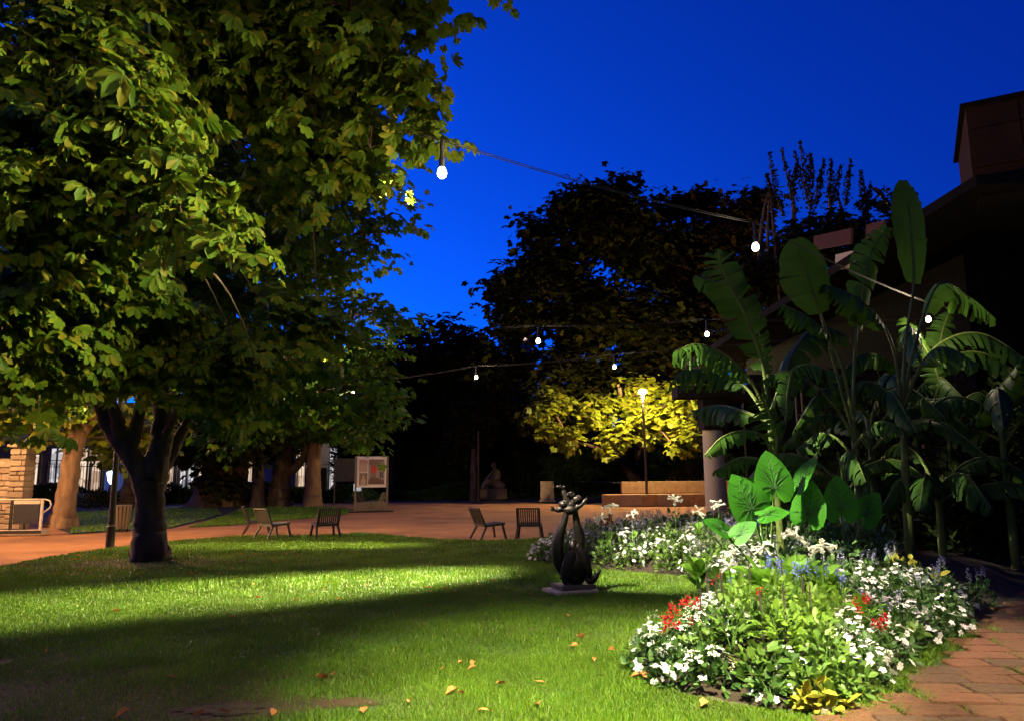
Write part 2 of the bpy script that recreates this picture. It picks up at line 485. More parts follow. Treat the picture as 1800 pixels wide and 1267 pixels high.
def blotch(name, cx, cy, rx, ry, seed, mat, z):
    r = random.Random(seed); ph = [r.uniform(0, 6) for _ in range(4)]
    pts = []
    for i in range(64):
        a = 2 * PI * i / 64
        m_ = 1 + .16 * math.sin(3 * a + ph[0]) + .10 * math.sin(7 * a + ph[1]) + .07 * math.sin(13 * a + ph[2]) + .05 * math.sin(23 * a + ph[3])
        pts.append((cx + rx * m_ * math.cos(a), cy + ry * m_ * math.sin(a)))
    return sheet(name, pts, z, mat)
M['worn'] = surf('worn', (0.075, 0.040, 0.020), (0.04, 0.030, 0.012), 2.2, 0.95, 0.7, 14, c3=(0.055, 0.035, 0.016), detail=10)
blotch('worn_earth', -4.6, 5.9, 2.7, 1.5, 3, M['worn'], 0.004)
blotch('worn_earth', -7.6, 14.9, 2.2, 1.2, 4, M['worn'], 0.004)
blotch('worn_earth', -1.25, 5.78, .26, .10, 5, M['worn'], 0.007)
blotch('worn_earth', -2.1, 5.62, .30, .12, 6, M['worn'], 0.010)
# --- raised flower bed
BED = [(0.45, 14.7), (1.1, 13.8), (2.1, 12.9), (2.85, 12.2), (2.95, 10.8), (2.45, 9.4), (1.75, 8.1), (1.2, 7.2), (1.02, 6.5), (1.25, 5.95), (1.6, 5.62), (2.0, 5.45), (2.35, 5.5), (2.9, 6.05), (3.6, 6.8), (4.3, 7.6), (5.2, 8.6), (7.0, 10.4), (8.6, 12.5), (8.6, 17), (6.0, 19), (3.0, 18.6), (1.3, 17), (0.6, 15.8)]
def bed_z(x, y):
    x = np.atleast_1d(np.asarray(x, float)); y = np.atleast_1d(np.asarray(y, float))
    d = np.where(inside(BED, x, y), edge_dist(BED, x, y), 0.0)
    t = np.clip(d / 1.1, 0, 1)
    return 0.02 + 0.28 * t * t * (3 - 2 * t)
gx, gy = np.meshgrid(np.arange(0.2, 9.0, 0.2), np.arange(5.2, 19.4, 0.2))
sel = inside(BED, gx.ravel(), gy.ravel()).reshape(gx.shape)
gz = bed_z(gx.ravel(), gy.ravel()).reshape(gx.shape) + np.where(sel, rng.normal(0, 0.012, gx.shape), -0.06)
vv = np.stack([gx.ravel(), gy.ravel(), gz.ravel()], 1)
nx = gx.shape[1]
ff = [(j * nx + i, j * nx + i + 1, (j + 1) * nx + i + 1, (j + 1) * nx + i) for j in range(gx.shape[0] - 1) for i in range(nx - 1)
      if sel[j, i] or sel[j, i + 1] or sel[j + 1, i] or sel[j + 1, i + 1]]
tag(link('flower_bed', np_mesh('flower_bed', vv, np.array(ff), M['bed_soil'], True)), kind='structure')

# --- slab path beside the bed
pth = sheet('garden_path', [(2.1, 3.0), (12, 3.0), (12, 13), (9, 13), (5.2, 8.6), (3.6, 6.75), (2.6, 5.75), (2.1, 5.2)], 0.004, M['joint_soil'])
ang = math.radians(-5.0)
ca, sa = math.cos(ang), math.sin(ang)
slab_bm = []
def slab_mesh(seed):
    r = random.Random(seed)
    j = lambda s: r.uniform(-s, s)
    b = 0.012
    base = [(-.5 + j(.03), -.5 + j(.04)), (.5 + j(.03), -.5 + j(.04)), (.5 + j(.03), .5 + j(.04)), (-.5 + j(.03), .5 + j(.04))]
    ring = []
    for k in range(4):
        a, c = base[k], base[(k + 1) % 4]
        ring.append(a)
        t = r.uniform(.35, .65)
        ring.append((a[0] + (c[0] - a[0]) * t + j(.012), a[1] + (c[1] - a[1]) * t + j(.02)))
    n = len(ring)
    vs = [(x, y, -0.03) for x, y in ring] + [(x, y, 0.010 + j(.003)) for x, y in ring] + [(x * .965, y * .94, 0.022 + j(.003)) for x, y in ring]
    fs = [tuple(range(2 * n, 3 * n))]
    for k in range(n):
        q = (k + 1) % n
        fs += [(k, q, n + q, n + k), (n + k, n + q, 2 * n + q, 2 * n + k)]
    return vs, fs
slab_me = {}
for mi in ('slab', 'slab_grey', 'slab_red'):
    for s in range(5):
        v_, f_ = slab_mesh(s * 7 + 3)
        slab_me[(mi, s)] = py_mesh('slab', v_, f_, M[mi])
joint_pts = []
for row in range(-7, 27):
    v0 = 5.2 + row * 0.27
    u = -1.6 + random.uniform(0, .5)
    while u < 7.5:
        ln = random.uniform(0.34, 0.62)
        uc, vc = u + ln / 2, v0
        x = 2.2 + ca * uc - sa * (vc - 5.2)
        y = 5.2 + sa * uc + ca * (vc - 5.2)
        edge = 2.32 + (y - 5.2) * 0.98 if y > 5.2 else 2.4
        if x - ln * 0.42 > edge - 0.48 and y < 12 and x < 9.5 and y > 3.6:
            mi = random.choices(('slab', 'slab_grey', 'slab_red'), (5, 3, 3))[0]
            link('slab', slab_me[(mi, random.randrange(5))], pth, (x, y, 0.012 + random.uniform(-.006, .006)),
                 (random.uniform(-.012, .012), random.uniform(-.012, .012), ang + random.uniform(-.03, .03)), (ln * 0.95, 0.248, 1))
            joint_pts.append((x + ca * ln * 0.5, y + sa * ln * 0.5))
        u += ln
# stone kerb where lawn meets the path
kb = MB()
for i in range(4):
    a = Vector((2.12 + i * .14, 5.42 + i * .13, 0)); b = a + Vector((.12, .12, 0))
    kb.bar(a, b, 0.07, 0.07)
kb.build('edging_stone', M['stone'], pth)

# ------------------------------------------------------------------ grass blades
def blades(n, poly, xr, yr, h, w, seed, mat, name, dens=None):
    r = np.random.default_rng(seed)
    x = r.uniform(*xr, n); y = r.uniform(*yr, n)
    k = inside(poly, x, y) & ~inside(BED, x, y)
    if dens is not None: k &= r.random(n) < dens(x, y)
    x, y = x[k], y[k]; n = len(x)
    hh = h * r.uniform(.5, 1.25, n) * (1 + .30 * np.sin(x * 3.1 + 1.7 * np.sin(y * 2.3)) * np.sin(y * 3.7 + 1.2 * np.sin(x * 2.9))); hh[r.random(n) < .004] *= 1.8; a = r.uniform(0, 2 * PI, n); ln = r.uniform(.1, .75, n); b = a + PI / 2 + r.uniform(-.5, .5, n)
    ww = w * r.uniform(.7, 1.3, n)
    p0 = np.stack([x - ww * np.cos(b), y - ww * np.sin(b), np.full(n, -.003)], 1)
    p1 = np.stack([x + ww * np.cos(b), y + ww * np.sin(b), np.full(n, -.003)], 1)
    t = np.stack([x + hh * ln * np.cos(a), y + hh * ln * np.sin(a), hh * np.sqrt(1 - (ln * .8) ** 2)], 1)
    return np.stack([p0, p1, t], 1).reshape(-1, 3)
def lawn_density(x, y):
    # worn, nearly bare ground under the near tree at the left, thin patches elsewhere
    bare = np.exp(-(((x + 4.2) / 2.6) ** 2 + ((y - 5.6) / 1.9) ** 2) * 1.1) + 0.9 * np.exp(-(((x + 7.4) / 2.0) ** 2 + ((y - 15.0) / 1.3) ** 2))
    patch = 0.5 + 0.5 * np.sin(x * 2.1 + 1.3 * np.sin(y * 1.7)) * np.sin(y * 2.6 + 1.1 * np.sin(x * 1.3 + 2))
    bare += 0.9 * np.exp(-(((x + 1.25) / 0.35) ** 2 + ((y - 5.75) / 0.2) ** 2)) + 0.7 * np.exp(-(((x + 2.0) / 0.4) ** 2 + ((y - 5.6) / 0.25) ** 2))
    return np.clip(1.0 - bare * (0.75 + 0.35 * patch), 0.04, 1) * (0.72 + 0.28 * patch)
g = [blades(280000, LAWN, (-4.6, 2.5), (4.6, 7.2), .036, .0032, 1, None, '', lawn_density),
     blades(220000, LAWN, (-7.5, 3.6), (7.2, 11), .040, .0048, 2, None, '', lawn_density),
     blades(150000, LAWN, (-11, 3.6), (11, 16), .050, .008, 3, None, '', lawn_density),
     blades(100000, LAWN, (-14, 3.6), (16, 22), .055, .012, 4, None, '', lawn_density),
     blades(50000, LAWN2, (-16, -5), (22, 44), .07, .025, 5, None, ''),
     blades(30000, LAWN3, (-30, -8), (22, 44), .07, .025, 6, None, '')]
gv = np.concatenate(g)
tag(link('grass', np_mesh('grass', gv, np.arange(len(gv)).reshape(-1, 3), M['grass'])), 'short green lawn grass, worn thin at the left', 'grass', kind='stuff')
# weeds and grass growing in the slab joints and along the edge of the path
wx = []
for (x, y) in joint_pts:
    if random.random() < 0.75 and y < 8.5:
        n = random.choice((6, 14, 30, 90, 160))
        wx.append(np.stack([x + rng.normal(0, .03, n), y + rng.normal(0, .06, n)], 1))
for i in range(170):
    t = random.random()
    x, y = 2.28 + 2.6 * t + random.uniform(-.1, .1), 5.40 + 2.85 * t + random.uniform(-.1, .1)
    wx.append(np.stack([x + rng.normal(0, .05, 30), y + rng.normal(0, .05, 30)], 1))
wx = np.concatenate(wx); n = len(wx)
a = rng.uniform(0, 2 * PI, n); hh = rng.uniform(.02, .085, n)
p0 = np.stack([wx[:, 0] - .005 * np.cos(a), wx[:, 1] - .005 * np.sin(a), np.full(n, .005)], 1)
p1 = np.stack([wx[:, 0] + .005 * np.cos(a), wx[:, 1] + .005 * np.sin(a), np.full(n, .005)], 1)
p2 = np.stack([wx[:, 0] + hh * np.cos(a * 3), wx[:, 1] + hh * np.sin(a * 3), hh], 1)
wv = np.stack([p0, p1, p2], 1).reshape(-1, 3)
tag(link('joint_weeds', np_mesh('joint_weeds', wv, np.arange(len(wv)).reshape(-1, 3), M['grass'])), 'green weeds in the joints of the slab path', 'weeds', kind='stuff')
# ------------------------------------------------------------------ trees
def palmate(nl, detail=True, spread=105, wid=0.19):
    """compound leaf: leaflets fanned out from the stalk's end, each folded along its rib; unit length"""
    vs, fs = [], []
    for i in range(nl):
        t = (i / (nl - 1)) * 2 - 1
        a = math.radians(spread * t)
        ln = 1.0 - 0.42 * abs(t) ** 1.6
        w = wid * ln * 1.15
        ca_, sa_ = math.cos(a), math.sin(a)
        def q(u, v, z):
            x, y = u * ln, v
            return (x * ca_ - y * sa_, x * sa_ + y * ca_, z)
        o = len(vs)
        if detail:
            vs += [q(.04, 0, 0), q(.55, -w, -.03), q(.82, -w * .85, -.12), q(1.0, 0, -.20), q(.82, w * .85, -.12), q(.55, w, -.03)]
            fs += [(o, o + 1, o + 2, o + 3), (o, o + 3, o + 4, o + 5)]
        else:
            vs += [q(.02, 0, 0), q(.65, -w * 1.1, -.05), q(1.0, 0, -.18), q(.65, w * 1.1, -.05)]
            fs += [(o, o + 1, o + 2, o + 3)]
    return np.array(vs), np.array(fs)
LEAF7 = palmate(7)
LEAF5 = palmate(5, True, 95, .23)
LEAF5S = palmate(5, False, 95, .26)

def crown_leaves(blobs, nclump, per, size, seed, clump_r=0.45, droop=0.5, shell=0.55, spray=0.0):
    """leaf frames in clumps spread through a crown made of rounded masses (x, y, z, r)"""
    r = np.random.default_rng(seed)
    B = np.array(blobs, float)
    w = B[:, 3] ** 2.2; w /= w.sum()
    bi = r.choice(len(B), nclump, p=w)
    d = norm(r.normal(size=(nclump, 3)))
    rad = B[bi, 3] * (shell + (1 - shell) * r.random(nclump)) * r.uniform(.9, 1.12, nclump)
    c = B[bi, :3] + d * rad[:, None] * np.array([1, 1, .85])
    cnt = r.poisson(per, nclump) + 2
    ci = np.repeat(np.arange(nclump), cnt)
    n = len(ci)
    off = r.normal(size=(n, 3)) * clump_r * np.array([1, 1, .55])
    pos = c[ci] + off
    if spray > 0:                              # leaves strung along a drooping twig
        tw = norm(d * np.array([1, 1, .15]) + r.normal(size=(nclump, 3)) * .35 + np.array([0, 0, -.35]))
        pos = c[ci] + off * .42 + tw[ci] * (r.uniform(-1, 1, n) * spray)[:, None]
    out = norm(d[ci] * .8 + norm(off) * .9 + r.normal(size=(n, 3)) * .35)
    axis = norm(out * np.array([1, 1, .4]) + np.array([0, 0, -droop]) * r.uniform(.4, 1.5, n)[:, None])
    up = norm(np.array([0, 0, 1.0]) + out * .5 + r.normal(size=(n, 3)) * .45)
    Mx = frames(axis, up)
    Mx[:, :, 2] *= r.uniform(.1, 2.1, n)[:, None]      # some leaves flat, some curled
    Mx[:, :, 1] *= r.uniform(.88, 1.2, n)[:, None]
    s = size * r.uniform(.5, 1.3, n)
    return pos, Mx, s, c, bi

def tree(name, label, stems, blobs, nclump, per, size, leafmat, seed, loc, bark='bark', tmpl=LEAF5, clump_r=0.45, droop=.5,
         shell=.55, limb=0.12, twig=0.022, group=None, root_at=None, nleaf_parts=0, twig_every=1, cut=None, spray=0.0):
    """stems: list of smooth paths (x,y,z,r); blobs: crown masses; all in world metres, parented to an empty at the foot"""
    root = thing(name, label, 'tree', loc, 0, group)
    L0 = np.array(loc)
    tv, tf = [], []; n0 = 0
    nodes = []
    for st in stems:
        p = smooth_path(st, 7)
        jit = rng.normal(0, .015, (len(p), 3)) * np.minimum(1, p[:, 3:4] * 4)
        jit[:2] = 0
        v, f = tube_arr(p[:, :3] + jit, p[:, 3], 14)
        if p[0, 3] > .25:                      # root flare: ribs at the foot
            k = 14
            for i in range(min(8, len(p))):
                s_ = max(0.0, 1 - (p[i, 2] - p[0, 2]) / 0.7)
                ringc = p[i, :3]
                for j in range(k):
                    m_ = 1 + .22 * s_ * math.sin(j * 2 * PI / k * 4 + seed)
                    v[i * k + j] = ringc + (v[i * k + j] - ringc) * m_
        tv.append(v); tf.append(f + n0); n0 += len(v)
        nodes.append(p)
    me = np_mesh('trunk', np.concatenate(tv) - L0, np.concatenate(tf), M[bark], True)
    link('trunk', me, root)
    allp = np.concatenate([p for p in nodes])
    allp = allp[allp[:, 2] > np.percentile(allp[:, 2], 45)]
    bv, bf = [], []; n0 = 0
    B = np.array(blobs, float)
    ra = root_at
    for b in B:
        q = allp[np.argmin(np.linalg.norm(allp[:, :3] - (b[:3] - [0, 0, b[3] * .6]), axis=1))] if ra is None else np.array([*ra, limb * 1.2])
        mid = (q[:3] + b[:3]) / 2 + np.array([0, 0, .12 * np.linalg.norm(b[:3] - q[:3])])
        p = smooth_path([(*q[:3], min(limb, q[3] * .8)), (*mid, limb * .6), (*b[:3], limb * .3)], 6)
        v, f = tube_arr(p[:, :3], p[:, 3], 6); bv.append(v); bf.append(f + n0); n0 += len(v)
    pos, Mx, s, c, bi = crown_leaves(blobs, nclump, per, size, seed, clump_r, droop, shell, spray)
    for i in range(0, len(c), twig_every):
        b = B[bi[i], :3]
        mid = (b + c[i]) / 2 + np.array([0, 0, .08])
        v, f = tube_arr([b, mid, c[i]], [twig * 1.3, twig, twig * .45], 4); bv.append(v); bf.append(f + n0); n0 += len(v)
    link('branches', np_mesh('branches', np.concatenate(bv) - L0, np.concatenate(bf), M['twig' if bark == 'near' else bark], True), root)['kind'] = 'stuff'
    if cut is not None:
        keep = cut(pos); pos, Mx, s = pos[keep], Mx[keep], s[keep]
    pick = np.zeros(len(pos), bool)
    if nleaf_parts:
        # the leaves that show largest, one object each
        dist = np.linalg.norm(pos - np.array([0, 0, 1.65]), axis=1)
        infr = (np.abs(pos[:, 0] / pos[:, 1]) < .68) & (pos[:, 2] - 1.65 < pos[:, 1] * .70) & (pos[:, 1] > 2)
        dist[~infr] = 1e9
        pick[np.argsort(dist)[:nleaf_parts]] = True
        mes = []
        for k in range(4):
            tv_ = tmpl[0] * np.array([1, 1 + .12 * (k - 1.5), 1 + .5 * k]) + np.array([0, 0, 0])
            mes.append(np_mesh('leaf', tv_, tmpl[1], leafmat))
        for i in np.where(pick)[0]:
            o = bpy.data.objects.new('leaf', mes[i % 4]); COL.objects.link(o); o.parent = root
            mat4 = Matrix([[*(Mx[i][r_] * s[i]), pos[i][r_] - L0[r_]] for r_ in range(3)] + [[0, 0, 0, 1]])
            o.matrix_local = mat4
    v, f = scatter(tmpl[0], tmpl[1], Mx[~pick], pos[~pick], s[~pick])
    cr = link('crown', np_mesh('crown', v - L0, f, leafmat), root)
    if nleaf_parts: cr['kind'] = 'stuff'
    return root

# --- the chestnut on the lawn
D1 = 15.4
st1 = [
    [(*(-7.49, 15.65, -0.05), .44), (*(-7.386, 15.4, 0.262), .35), (*(-7.425, 15.4, 0.68), .31), (*(-7.448, 15.4, 1.193), .28), (*(-7.463, 15.4, 1.596), .28)],
    [(*(-7.451, 15.4, 1.423), .26), (*(-7.349, 15.4, 2.001), .24), (*(-7.363, 15.6, 2.598), .21), (*(-7.511, 15.8, 3.463), .20), (*(-7.603, 16.0, 4.618), .15)],
    [(*(-7.463, 15.4, 1.25), .24), (*(-7.635, 15.3, 1.77), .22), (*(-7.896, 15.2, 2.232), .20), (*(-8.182, 15.2, 2.64), .20), (*(-8.396, 15.1, 3.101), .15), (*(-8.564, 15.0, 3.735), .12)],
    [(*(-8.025, 15.2, 2.407), .17), (*(-8.022, 15.0, 2.857), .13), (*(-8.191, 14.9, 3.37), .11), (*(-8.177, 14.9, 3.953), .09)],
    [(*(-7.845, 15.2, 2.174), .17), (*(-7.774, 15.3, 2.76), .13), (*(-7.742, 15.4, 3.302), .11), (*(-7.647, 15.4, 4.023), .09)],
    [(*(-7.389, 15.4, 1.537), .16), (*(-7.211, 15.7, 2.124), .13), (*(-7.025, 16.0, 2.863), .10), (*(-6.607, 16.1, 3.489), .08)],
]
bl1 = [(*(-6.635, 14, 5.373), 2.0), (*(-5.024, 14, 6.512), 2.0), (*(-4.12, 15, 6.847), 1.5), (*(-3.194, 15.5, 6.625), .85), (*(-2.587, 15.5, 7.329), .45), (*(-3.29, 15, 4.817), .9), (*(-2.735, 15.5, 5.166), .5),
       (*(-3.489, 15, 3.456), 1.05), (*(-2.991, 15.5, 2.851), .5), (*(-3.136, 15.5, 3.998), .7), (*(-4.463, 13.6, 4.155), 1.5), (*(-8.5, 15.5, 4.782), 1.8), (*(-10.347, 15.5, 5.047), 1.9), (*(-6.086, 15, 8.906), 2.0),
       (*(-4.511, 15.5, 8.998), 1.6), (*(-3.228, 15.5, 8.187), .9), (*(-7.436, 15, 10.908), 2.5), (*(-9.755, 15, 8.81), 2.5), (*(-5.282, 16, 11.935), 2.2), (*(-10.348, 16.5, 3.566), 1.0), (*(-5.446, 15, 3.066), .9),
       (*(-4.22, 15.2, 2.839), .7), (*(-5.654, 14, 3.576), 1.0), (*(-10.424, 15, 10.802), 2.2), (*(-3.378, 16, 10.483), 1.2), (*(-10.221, 15, 3.399), 1.0)]
tree('chestnut_tree', 'large chestnut tree with a dark forked trunk standing on the lawn', st1, bl1, 1150, 20, .165, M['leaf_chestnut'], 11,
     (*(-7.49, 15.65), 0), clump_r=.42, limb=.10, twig=.014, spray=.55)

# --- the nearer chestnut whose trunk stands left of the picture
nt = np.array([-7.0, 4.6, 0.0])
st2 = [[(*(nt + [0, 0, -.05]), .55), (*(nt + [0, 0, .4]), .42), (*(nt + [.1, 0, 1.5]), .34), (*(nt + [.3, .2, 2.6]), .30), (*(nt + [.9, .5, 3.8]), .24), (*(nt + [1.8, .8, 5.0]), .18), (*(nt + [2.6, 1.0, 6.4]), .12)],
       [(*(nt + [.2, .1, 2.3]), .2), (*(nt + [1.2, .6, 3.2]), .13), (*(nt + [2.6, 1.0, 3.7]), .08), (*(-3.707, 5.9, 4.061), .045), (*(-2.725, 5.7, 3.541), .025)],
       [(*(nt + [.2, .1, 2.2]), .18), (*(nt + [1.2, 1.4, 2.9]), .10), (*(-4.992, 7.6, 3.072), .06), (*(-4.551, 8.2, 3.177), .04), (*(-3.882, 8.6, 2.972), .025), (*(-3.138, 8.6, 2.796), .014)],
       [(*(nt + [.4, .2, 2.8]), .2), (*(nt + [1.3, .9, 4.0]), .12), (*(-4.47, 6, 5.313), .07), (*(-3.938, 6.2, 5.318), .05), (*(-3.475, 6.4, 5.345), .03)],
       [(*(nt + [.7, .4, 3.4]), .2), (*(nt + [2.4, 1.6, 4.9]), .14), (*(-3.482, 7, 6.161), .09), (*(-2.187, 7, 5.958), .05), (*(-1.349, 6.9, 5.765), .03)]]
bl2 = [(*(-0.779, 6.6, 6.702), .72), (*(-0.674, 6.7, 6.341), .24), (*(-0.882, 6.8, 6.132), .2), (*(-1.569, 6.8, 6.263), .70), (*(-1.276, 6.5, 5.82), .30), (*(-1.117, 6.9, 5.578), .42), (*(-0.928, 7, 5.447), .26), (*(-0.879, 7.1, 5.097), .22), (*(-2.049, 7.4, 5.674), .8), (*(-1.508, 7.5, 5.134), .5), (*(-1.732, 7.7, 5.03), .45),
       (*(-2.678, 7.2, 6.281), 1.0), (*(-3.224, 6.4, 6.423), 1.2), (*(-3.584, 5.8, 5.029), .75), (*(-3.068, 5.6, 4.611), .45), (*(-3.943, 5.8, 4.22), .7), (*(-3.236, 6.0, 4.097), .55), (*(-2.593, 5.6, 3.6), .36), (*(-2.163, 5.4, 3.281), .24),
       (*(-2.482, 5.6, 4.024), .28), (*(-4.215, 6.8, 3.746), .7), (*(-4.877, 6.9, 3.165), .7), (*(-4.829, 7.4, 2.684), .5), (*(-3.146, 8.6, 2.965), .5), (*(-3.744, 8.8, 2.588), .34), (*(-4.033, 8.6, 3.245), .7), (*(-4.357, 7.8, 3.477), .7),
       (*(-2.797, 8.4, 2.604), .22), (*(-4.851, 8.2, 2.92), .5), (*(-2.507, 8.2, 5.186), .7), (*(-3.236, 7.6, 5.861), .7), (*(-2.525, 9.5, 3.47), .45), (*(-2.965, 9, 3.595), .5)]
tree('chestnut_tree', 'nearer chestnut tree whose large-leaved branches hang in from the left edge', st2, bl2, 640, 16, .135, M['leaf_near'], 23,
     tuple(nt), tmpl=LEAF7, clump_r=.24, limb=.020, twig=.007, spray=.34, droop=.8, nleaf_parts=280, shell=.4)

# --- trees beyond the path at the left
tb = (-15.92, 26.614)
tree('lime_tree', 'leaning tree with a pale lamplit trunk behind the stone wall', [[(*tb, -.05, .52), (tb[0] + .05, tb[1], .5, .38), (*(-15.794, 26.6, 1.482), .33), (*(-15.691, 26.6, 2.685), .30), (*(-15.63, 26.6, 3.191), .30)],
      [(*(-15.667, 26.6, 2.887), .24), (*(-15.968, 26.5, 3.798), .18), (*(-16.37, 26.4, 4.919), .12)], [(*(-15.634, 26.6, 2.988), .24), (*(-15.066, 26.6, 3.798), .15), (*(-14.733, 26.8, 4.743), .1)]],
     [(*(-15.904, 26, 4.665), 1.5), (*(-14.827, 27, 4.557), 1.4), (*(-17.313, 26, 4.677), 1.6), (*(-16.465, 27, 6.691), 2.2), (*(-18.448, 27, 7.571), 2.2), (*(-15.771, 28.5, 3.402), .8), (*(-14.998, 29, 2.76), .7), (*(-15.579, 25, 3.393), .5), (*(-14.043, 29, 3.415), .9), (*(-15.138, 25.2, 3.596), .35)],
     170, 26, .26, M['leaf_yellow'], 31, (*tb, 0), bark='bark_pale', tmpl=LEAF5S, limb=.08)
for (fx, fy, d, r, hx, hy, blobs, nc, lab, mt, bk, sd) in [
    ((-11.753, 44.029), None, 44.0, .50, (-11.74, 44, 2.905), None, [(*(-11.432, 43, 4.679), 1.7), (*(-8.953, 43, 4.658), 1.6), (*(-10.226, 44, 6.606), 1.8), (*(-13.591, 44, 5.613), 1.7), (*(-8.177, 44, 6.247), 1.4), (*(-11.906, 45, 8.491), 2.2)], 130, 'tree with a warm brown trunk left of the poster panel', 'leaf_chestnut', 'bark_pale', 41),
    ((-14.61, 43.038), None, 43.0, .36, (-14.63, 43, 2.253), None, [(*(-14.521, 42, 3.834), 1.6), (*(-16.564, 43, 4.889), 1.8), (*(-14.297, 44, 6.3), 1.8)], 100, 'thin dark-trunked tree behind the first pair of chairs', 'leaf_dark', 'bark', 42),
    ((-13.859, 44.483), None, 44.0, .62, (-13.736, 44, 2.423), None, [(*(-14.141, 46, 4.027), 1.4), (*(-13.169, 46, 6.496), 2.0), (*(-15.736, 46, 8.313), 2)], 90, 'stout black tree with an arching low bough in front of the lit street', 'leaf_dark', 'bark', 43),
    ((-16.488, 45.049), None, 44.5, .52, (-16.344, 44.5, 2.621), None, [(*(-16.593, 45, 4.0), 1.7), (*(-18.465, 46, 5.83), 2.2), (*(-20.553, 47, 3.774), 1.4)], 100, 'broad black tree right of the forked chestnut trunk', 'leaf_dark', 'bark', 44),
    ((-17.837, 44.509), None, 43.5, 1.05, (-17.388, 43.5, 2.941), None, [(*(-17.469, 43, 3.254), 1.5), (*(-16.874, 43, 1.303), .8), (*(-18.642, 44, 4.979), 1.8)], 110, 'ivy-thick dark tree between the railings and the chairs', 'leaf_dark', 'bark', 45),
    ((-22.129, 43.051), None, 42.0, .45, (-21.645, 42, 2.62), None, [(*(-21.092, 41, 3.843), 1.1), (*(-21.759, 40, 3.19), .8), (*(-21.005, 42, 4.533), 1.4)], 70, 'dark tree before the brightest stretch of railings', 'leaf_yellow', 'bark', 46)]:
    x0, y0 = fx
    stems = [[(x0, y0, -.05, r * 1.3), (x0, y0, .8, r), ((x0 + hx[0]) / 2, y0, hx[2] * .6, r * .85), (hx[0], y0, hx[2], r * .8), (hx[0] + .3, y0, hx[2] + 2.0, r * .5)]]
    if sd == 43:
        stems.append([(x0, y0, 1.6, .3), (x0 + .9, y0, 2.2, .25), (x0 + 1.5, y0, 3.2, .18), (x0 + 1.6, y0, 4.6, .1)])
    tree('park_tree', lab, stems, blobs, nc, 24, .34, M[mt], sd, (x0, y0, 0), bark=bk, tmpl=LEAF5S, clump_r=.5, limb=.12, shell=.4, twig_every=2)

# --- the tall trees behind the square
def bt(name, label, base, topz, r, blobs, nc, per, size, mat, seed, **kw):
    x0, y0 = base
    c = np.mean(np.array(blobs)[:, :3], axis=0)
    st = [[(x0, y0, -.05, r * 1.3), (x0, y0, 1.0, r), (x0 * .7 + c[0] * .3, y0, topz * .5, r * .8), (x0 * .4 + c[0] * .6, (y0 + c[1]) / 2, topz, r * .5), (c[0], c[1], topz * 1.35, r * .25)]]
    for k in range(4):
        b = blobs[(k * 3 + 1) % len(blobs)]
        st.append([(x0, y0, topz * .35, r * .5), ((x0 + b[0]) / 2, (y0 + b[1]) / 2, (topz * .35 + b[2]) / 2 + .4, r * .32), (*b[:3], r * .15)])
    return tree(name, label, st, blobs, nc, per, size, M[mat], seed, (x0, y0, 0), tmpl=LEAF5S, **kw)
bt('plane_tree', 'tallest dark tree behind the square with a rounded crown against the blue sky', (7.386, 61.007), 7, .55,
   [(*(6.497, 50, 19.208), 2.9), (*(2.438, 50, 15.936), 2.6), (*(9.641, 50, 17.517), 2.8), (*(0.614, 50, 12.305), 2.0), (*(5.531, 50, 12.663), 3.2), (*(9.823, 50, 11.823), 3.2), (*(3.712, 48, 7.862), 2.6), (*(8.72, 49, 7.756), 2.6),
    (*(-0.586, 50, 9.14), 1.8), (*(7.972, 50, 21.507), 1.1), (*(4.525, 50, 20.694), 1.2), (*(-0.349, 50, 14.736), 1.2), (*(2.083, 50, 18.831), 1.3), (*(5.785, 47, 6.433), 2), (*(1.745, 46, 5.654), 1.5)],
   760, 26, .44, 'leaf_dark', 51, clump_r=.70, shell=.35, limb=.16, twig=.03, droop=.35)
bt('plane_tree', 'dark rust-tinged tree overlapping the tallest tree on its right', (13.005, 61.807), 7, .45,
   [(*(14.193, 52, 18.545), 2.3), (*(16.755, 52, 19.819), 1.9), (*(13.932, 52, 21.81), 1.0), (*(14.098, 51, 13.629), 2.6), (*(11.777, 51, 15.721), 2.0), (*(17.363, 52, 15.948), 2.2), (*(12.049, 50, 9.028), 2.2), (*(15.244, 50, 10.58), 2.2), (*(18.317, 52, 21.551), .9), (*(12.229, 52, 21.168), 1.0)],
   400, 23, .42, 'leaf_rust', 52, clump_r=.62, shell=.35, limb=.14, twig=.03, droop=.35)
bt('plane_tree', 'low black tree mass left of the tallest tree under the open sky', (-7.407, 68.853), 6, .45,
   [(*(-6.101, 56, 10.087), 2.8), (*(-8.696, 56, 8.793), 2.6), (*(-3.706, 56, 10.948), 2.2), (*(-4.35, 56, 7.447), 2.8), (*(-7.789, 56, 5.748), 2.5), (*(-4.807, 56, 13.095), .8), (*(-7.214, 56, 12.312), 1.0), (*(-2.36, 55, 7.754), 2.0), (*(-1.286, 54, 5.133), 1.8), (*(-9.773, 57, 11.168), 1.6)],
   300, 22, .46, 'leaf_dark', 53, clump_r=.6, shell=.35, limb=.14, twig=.03, droop=.35)
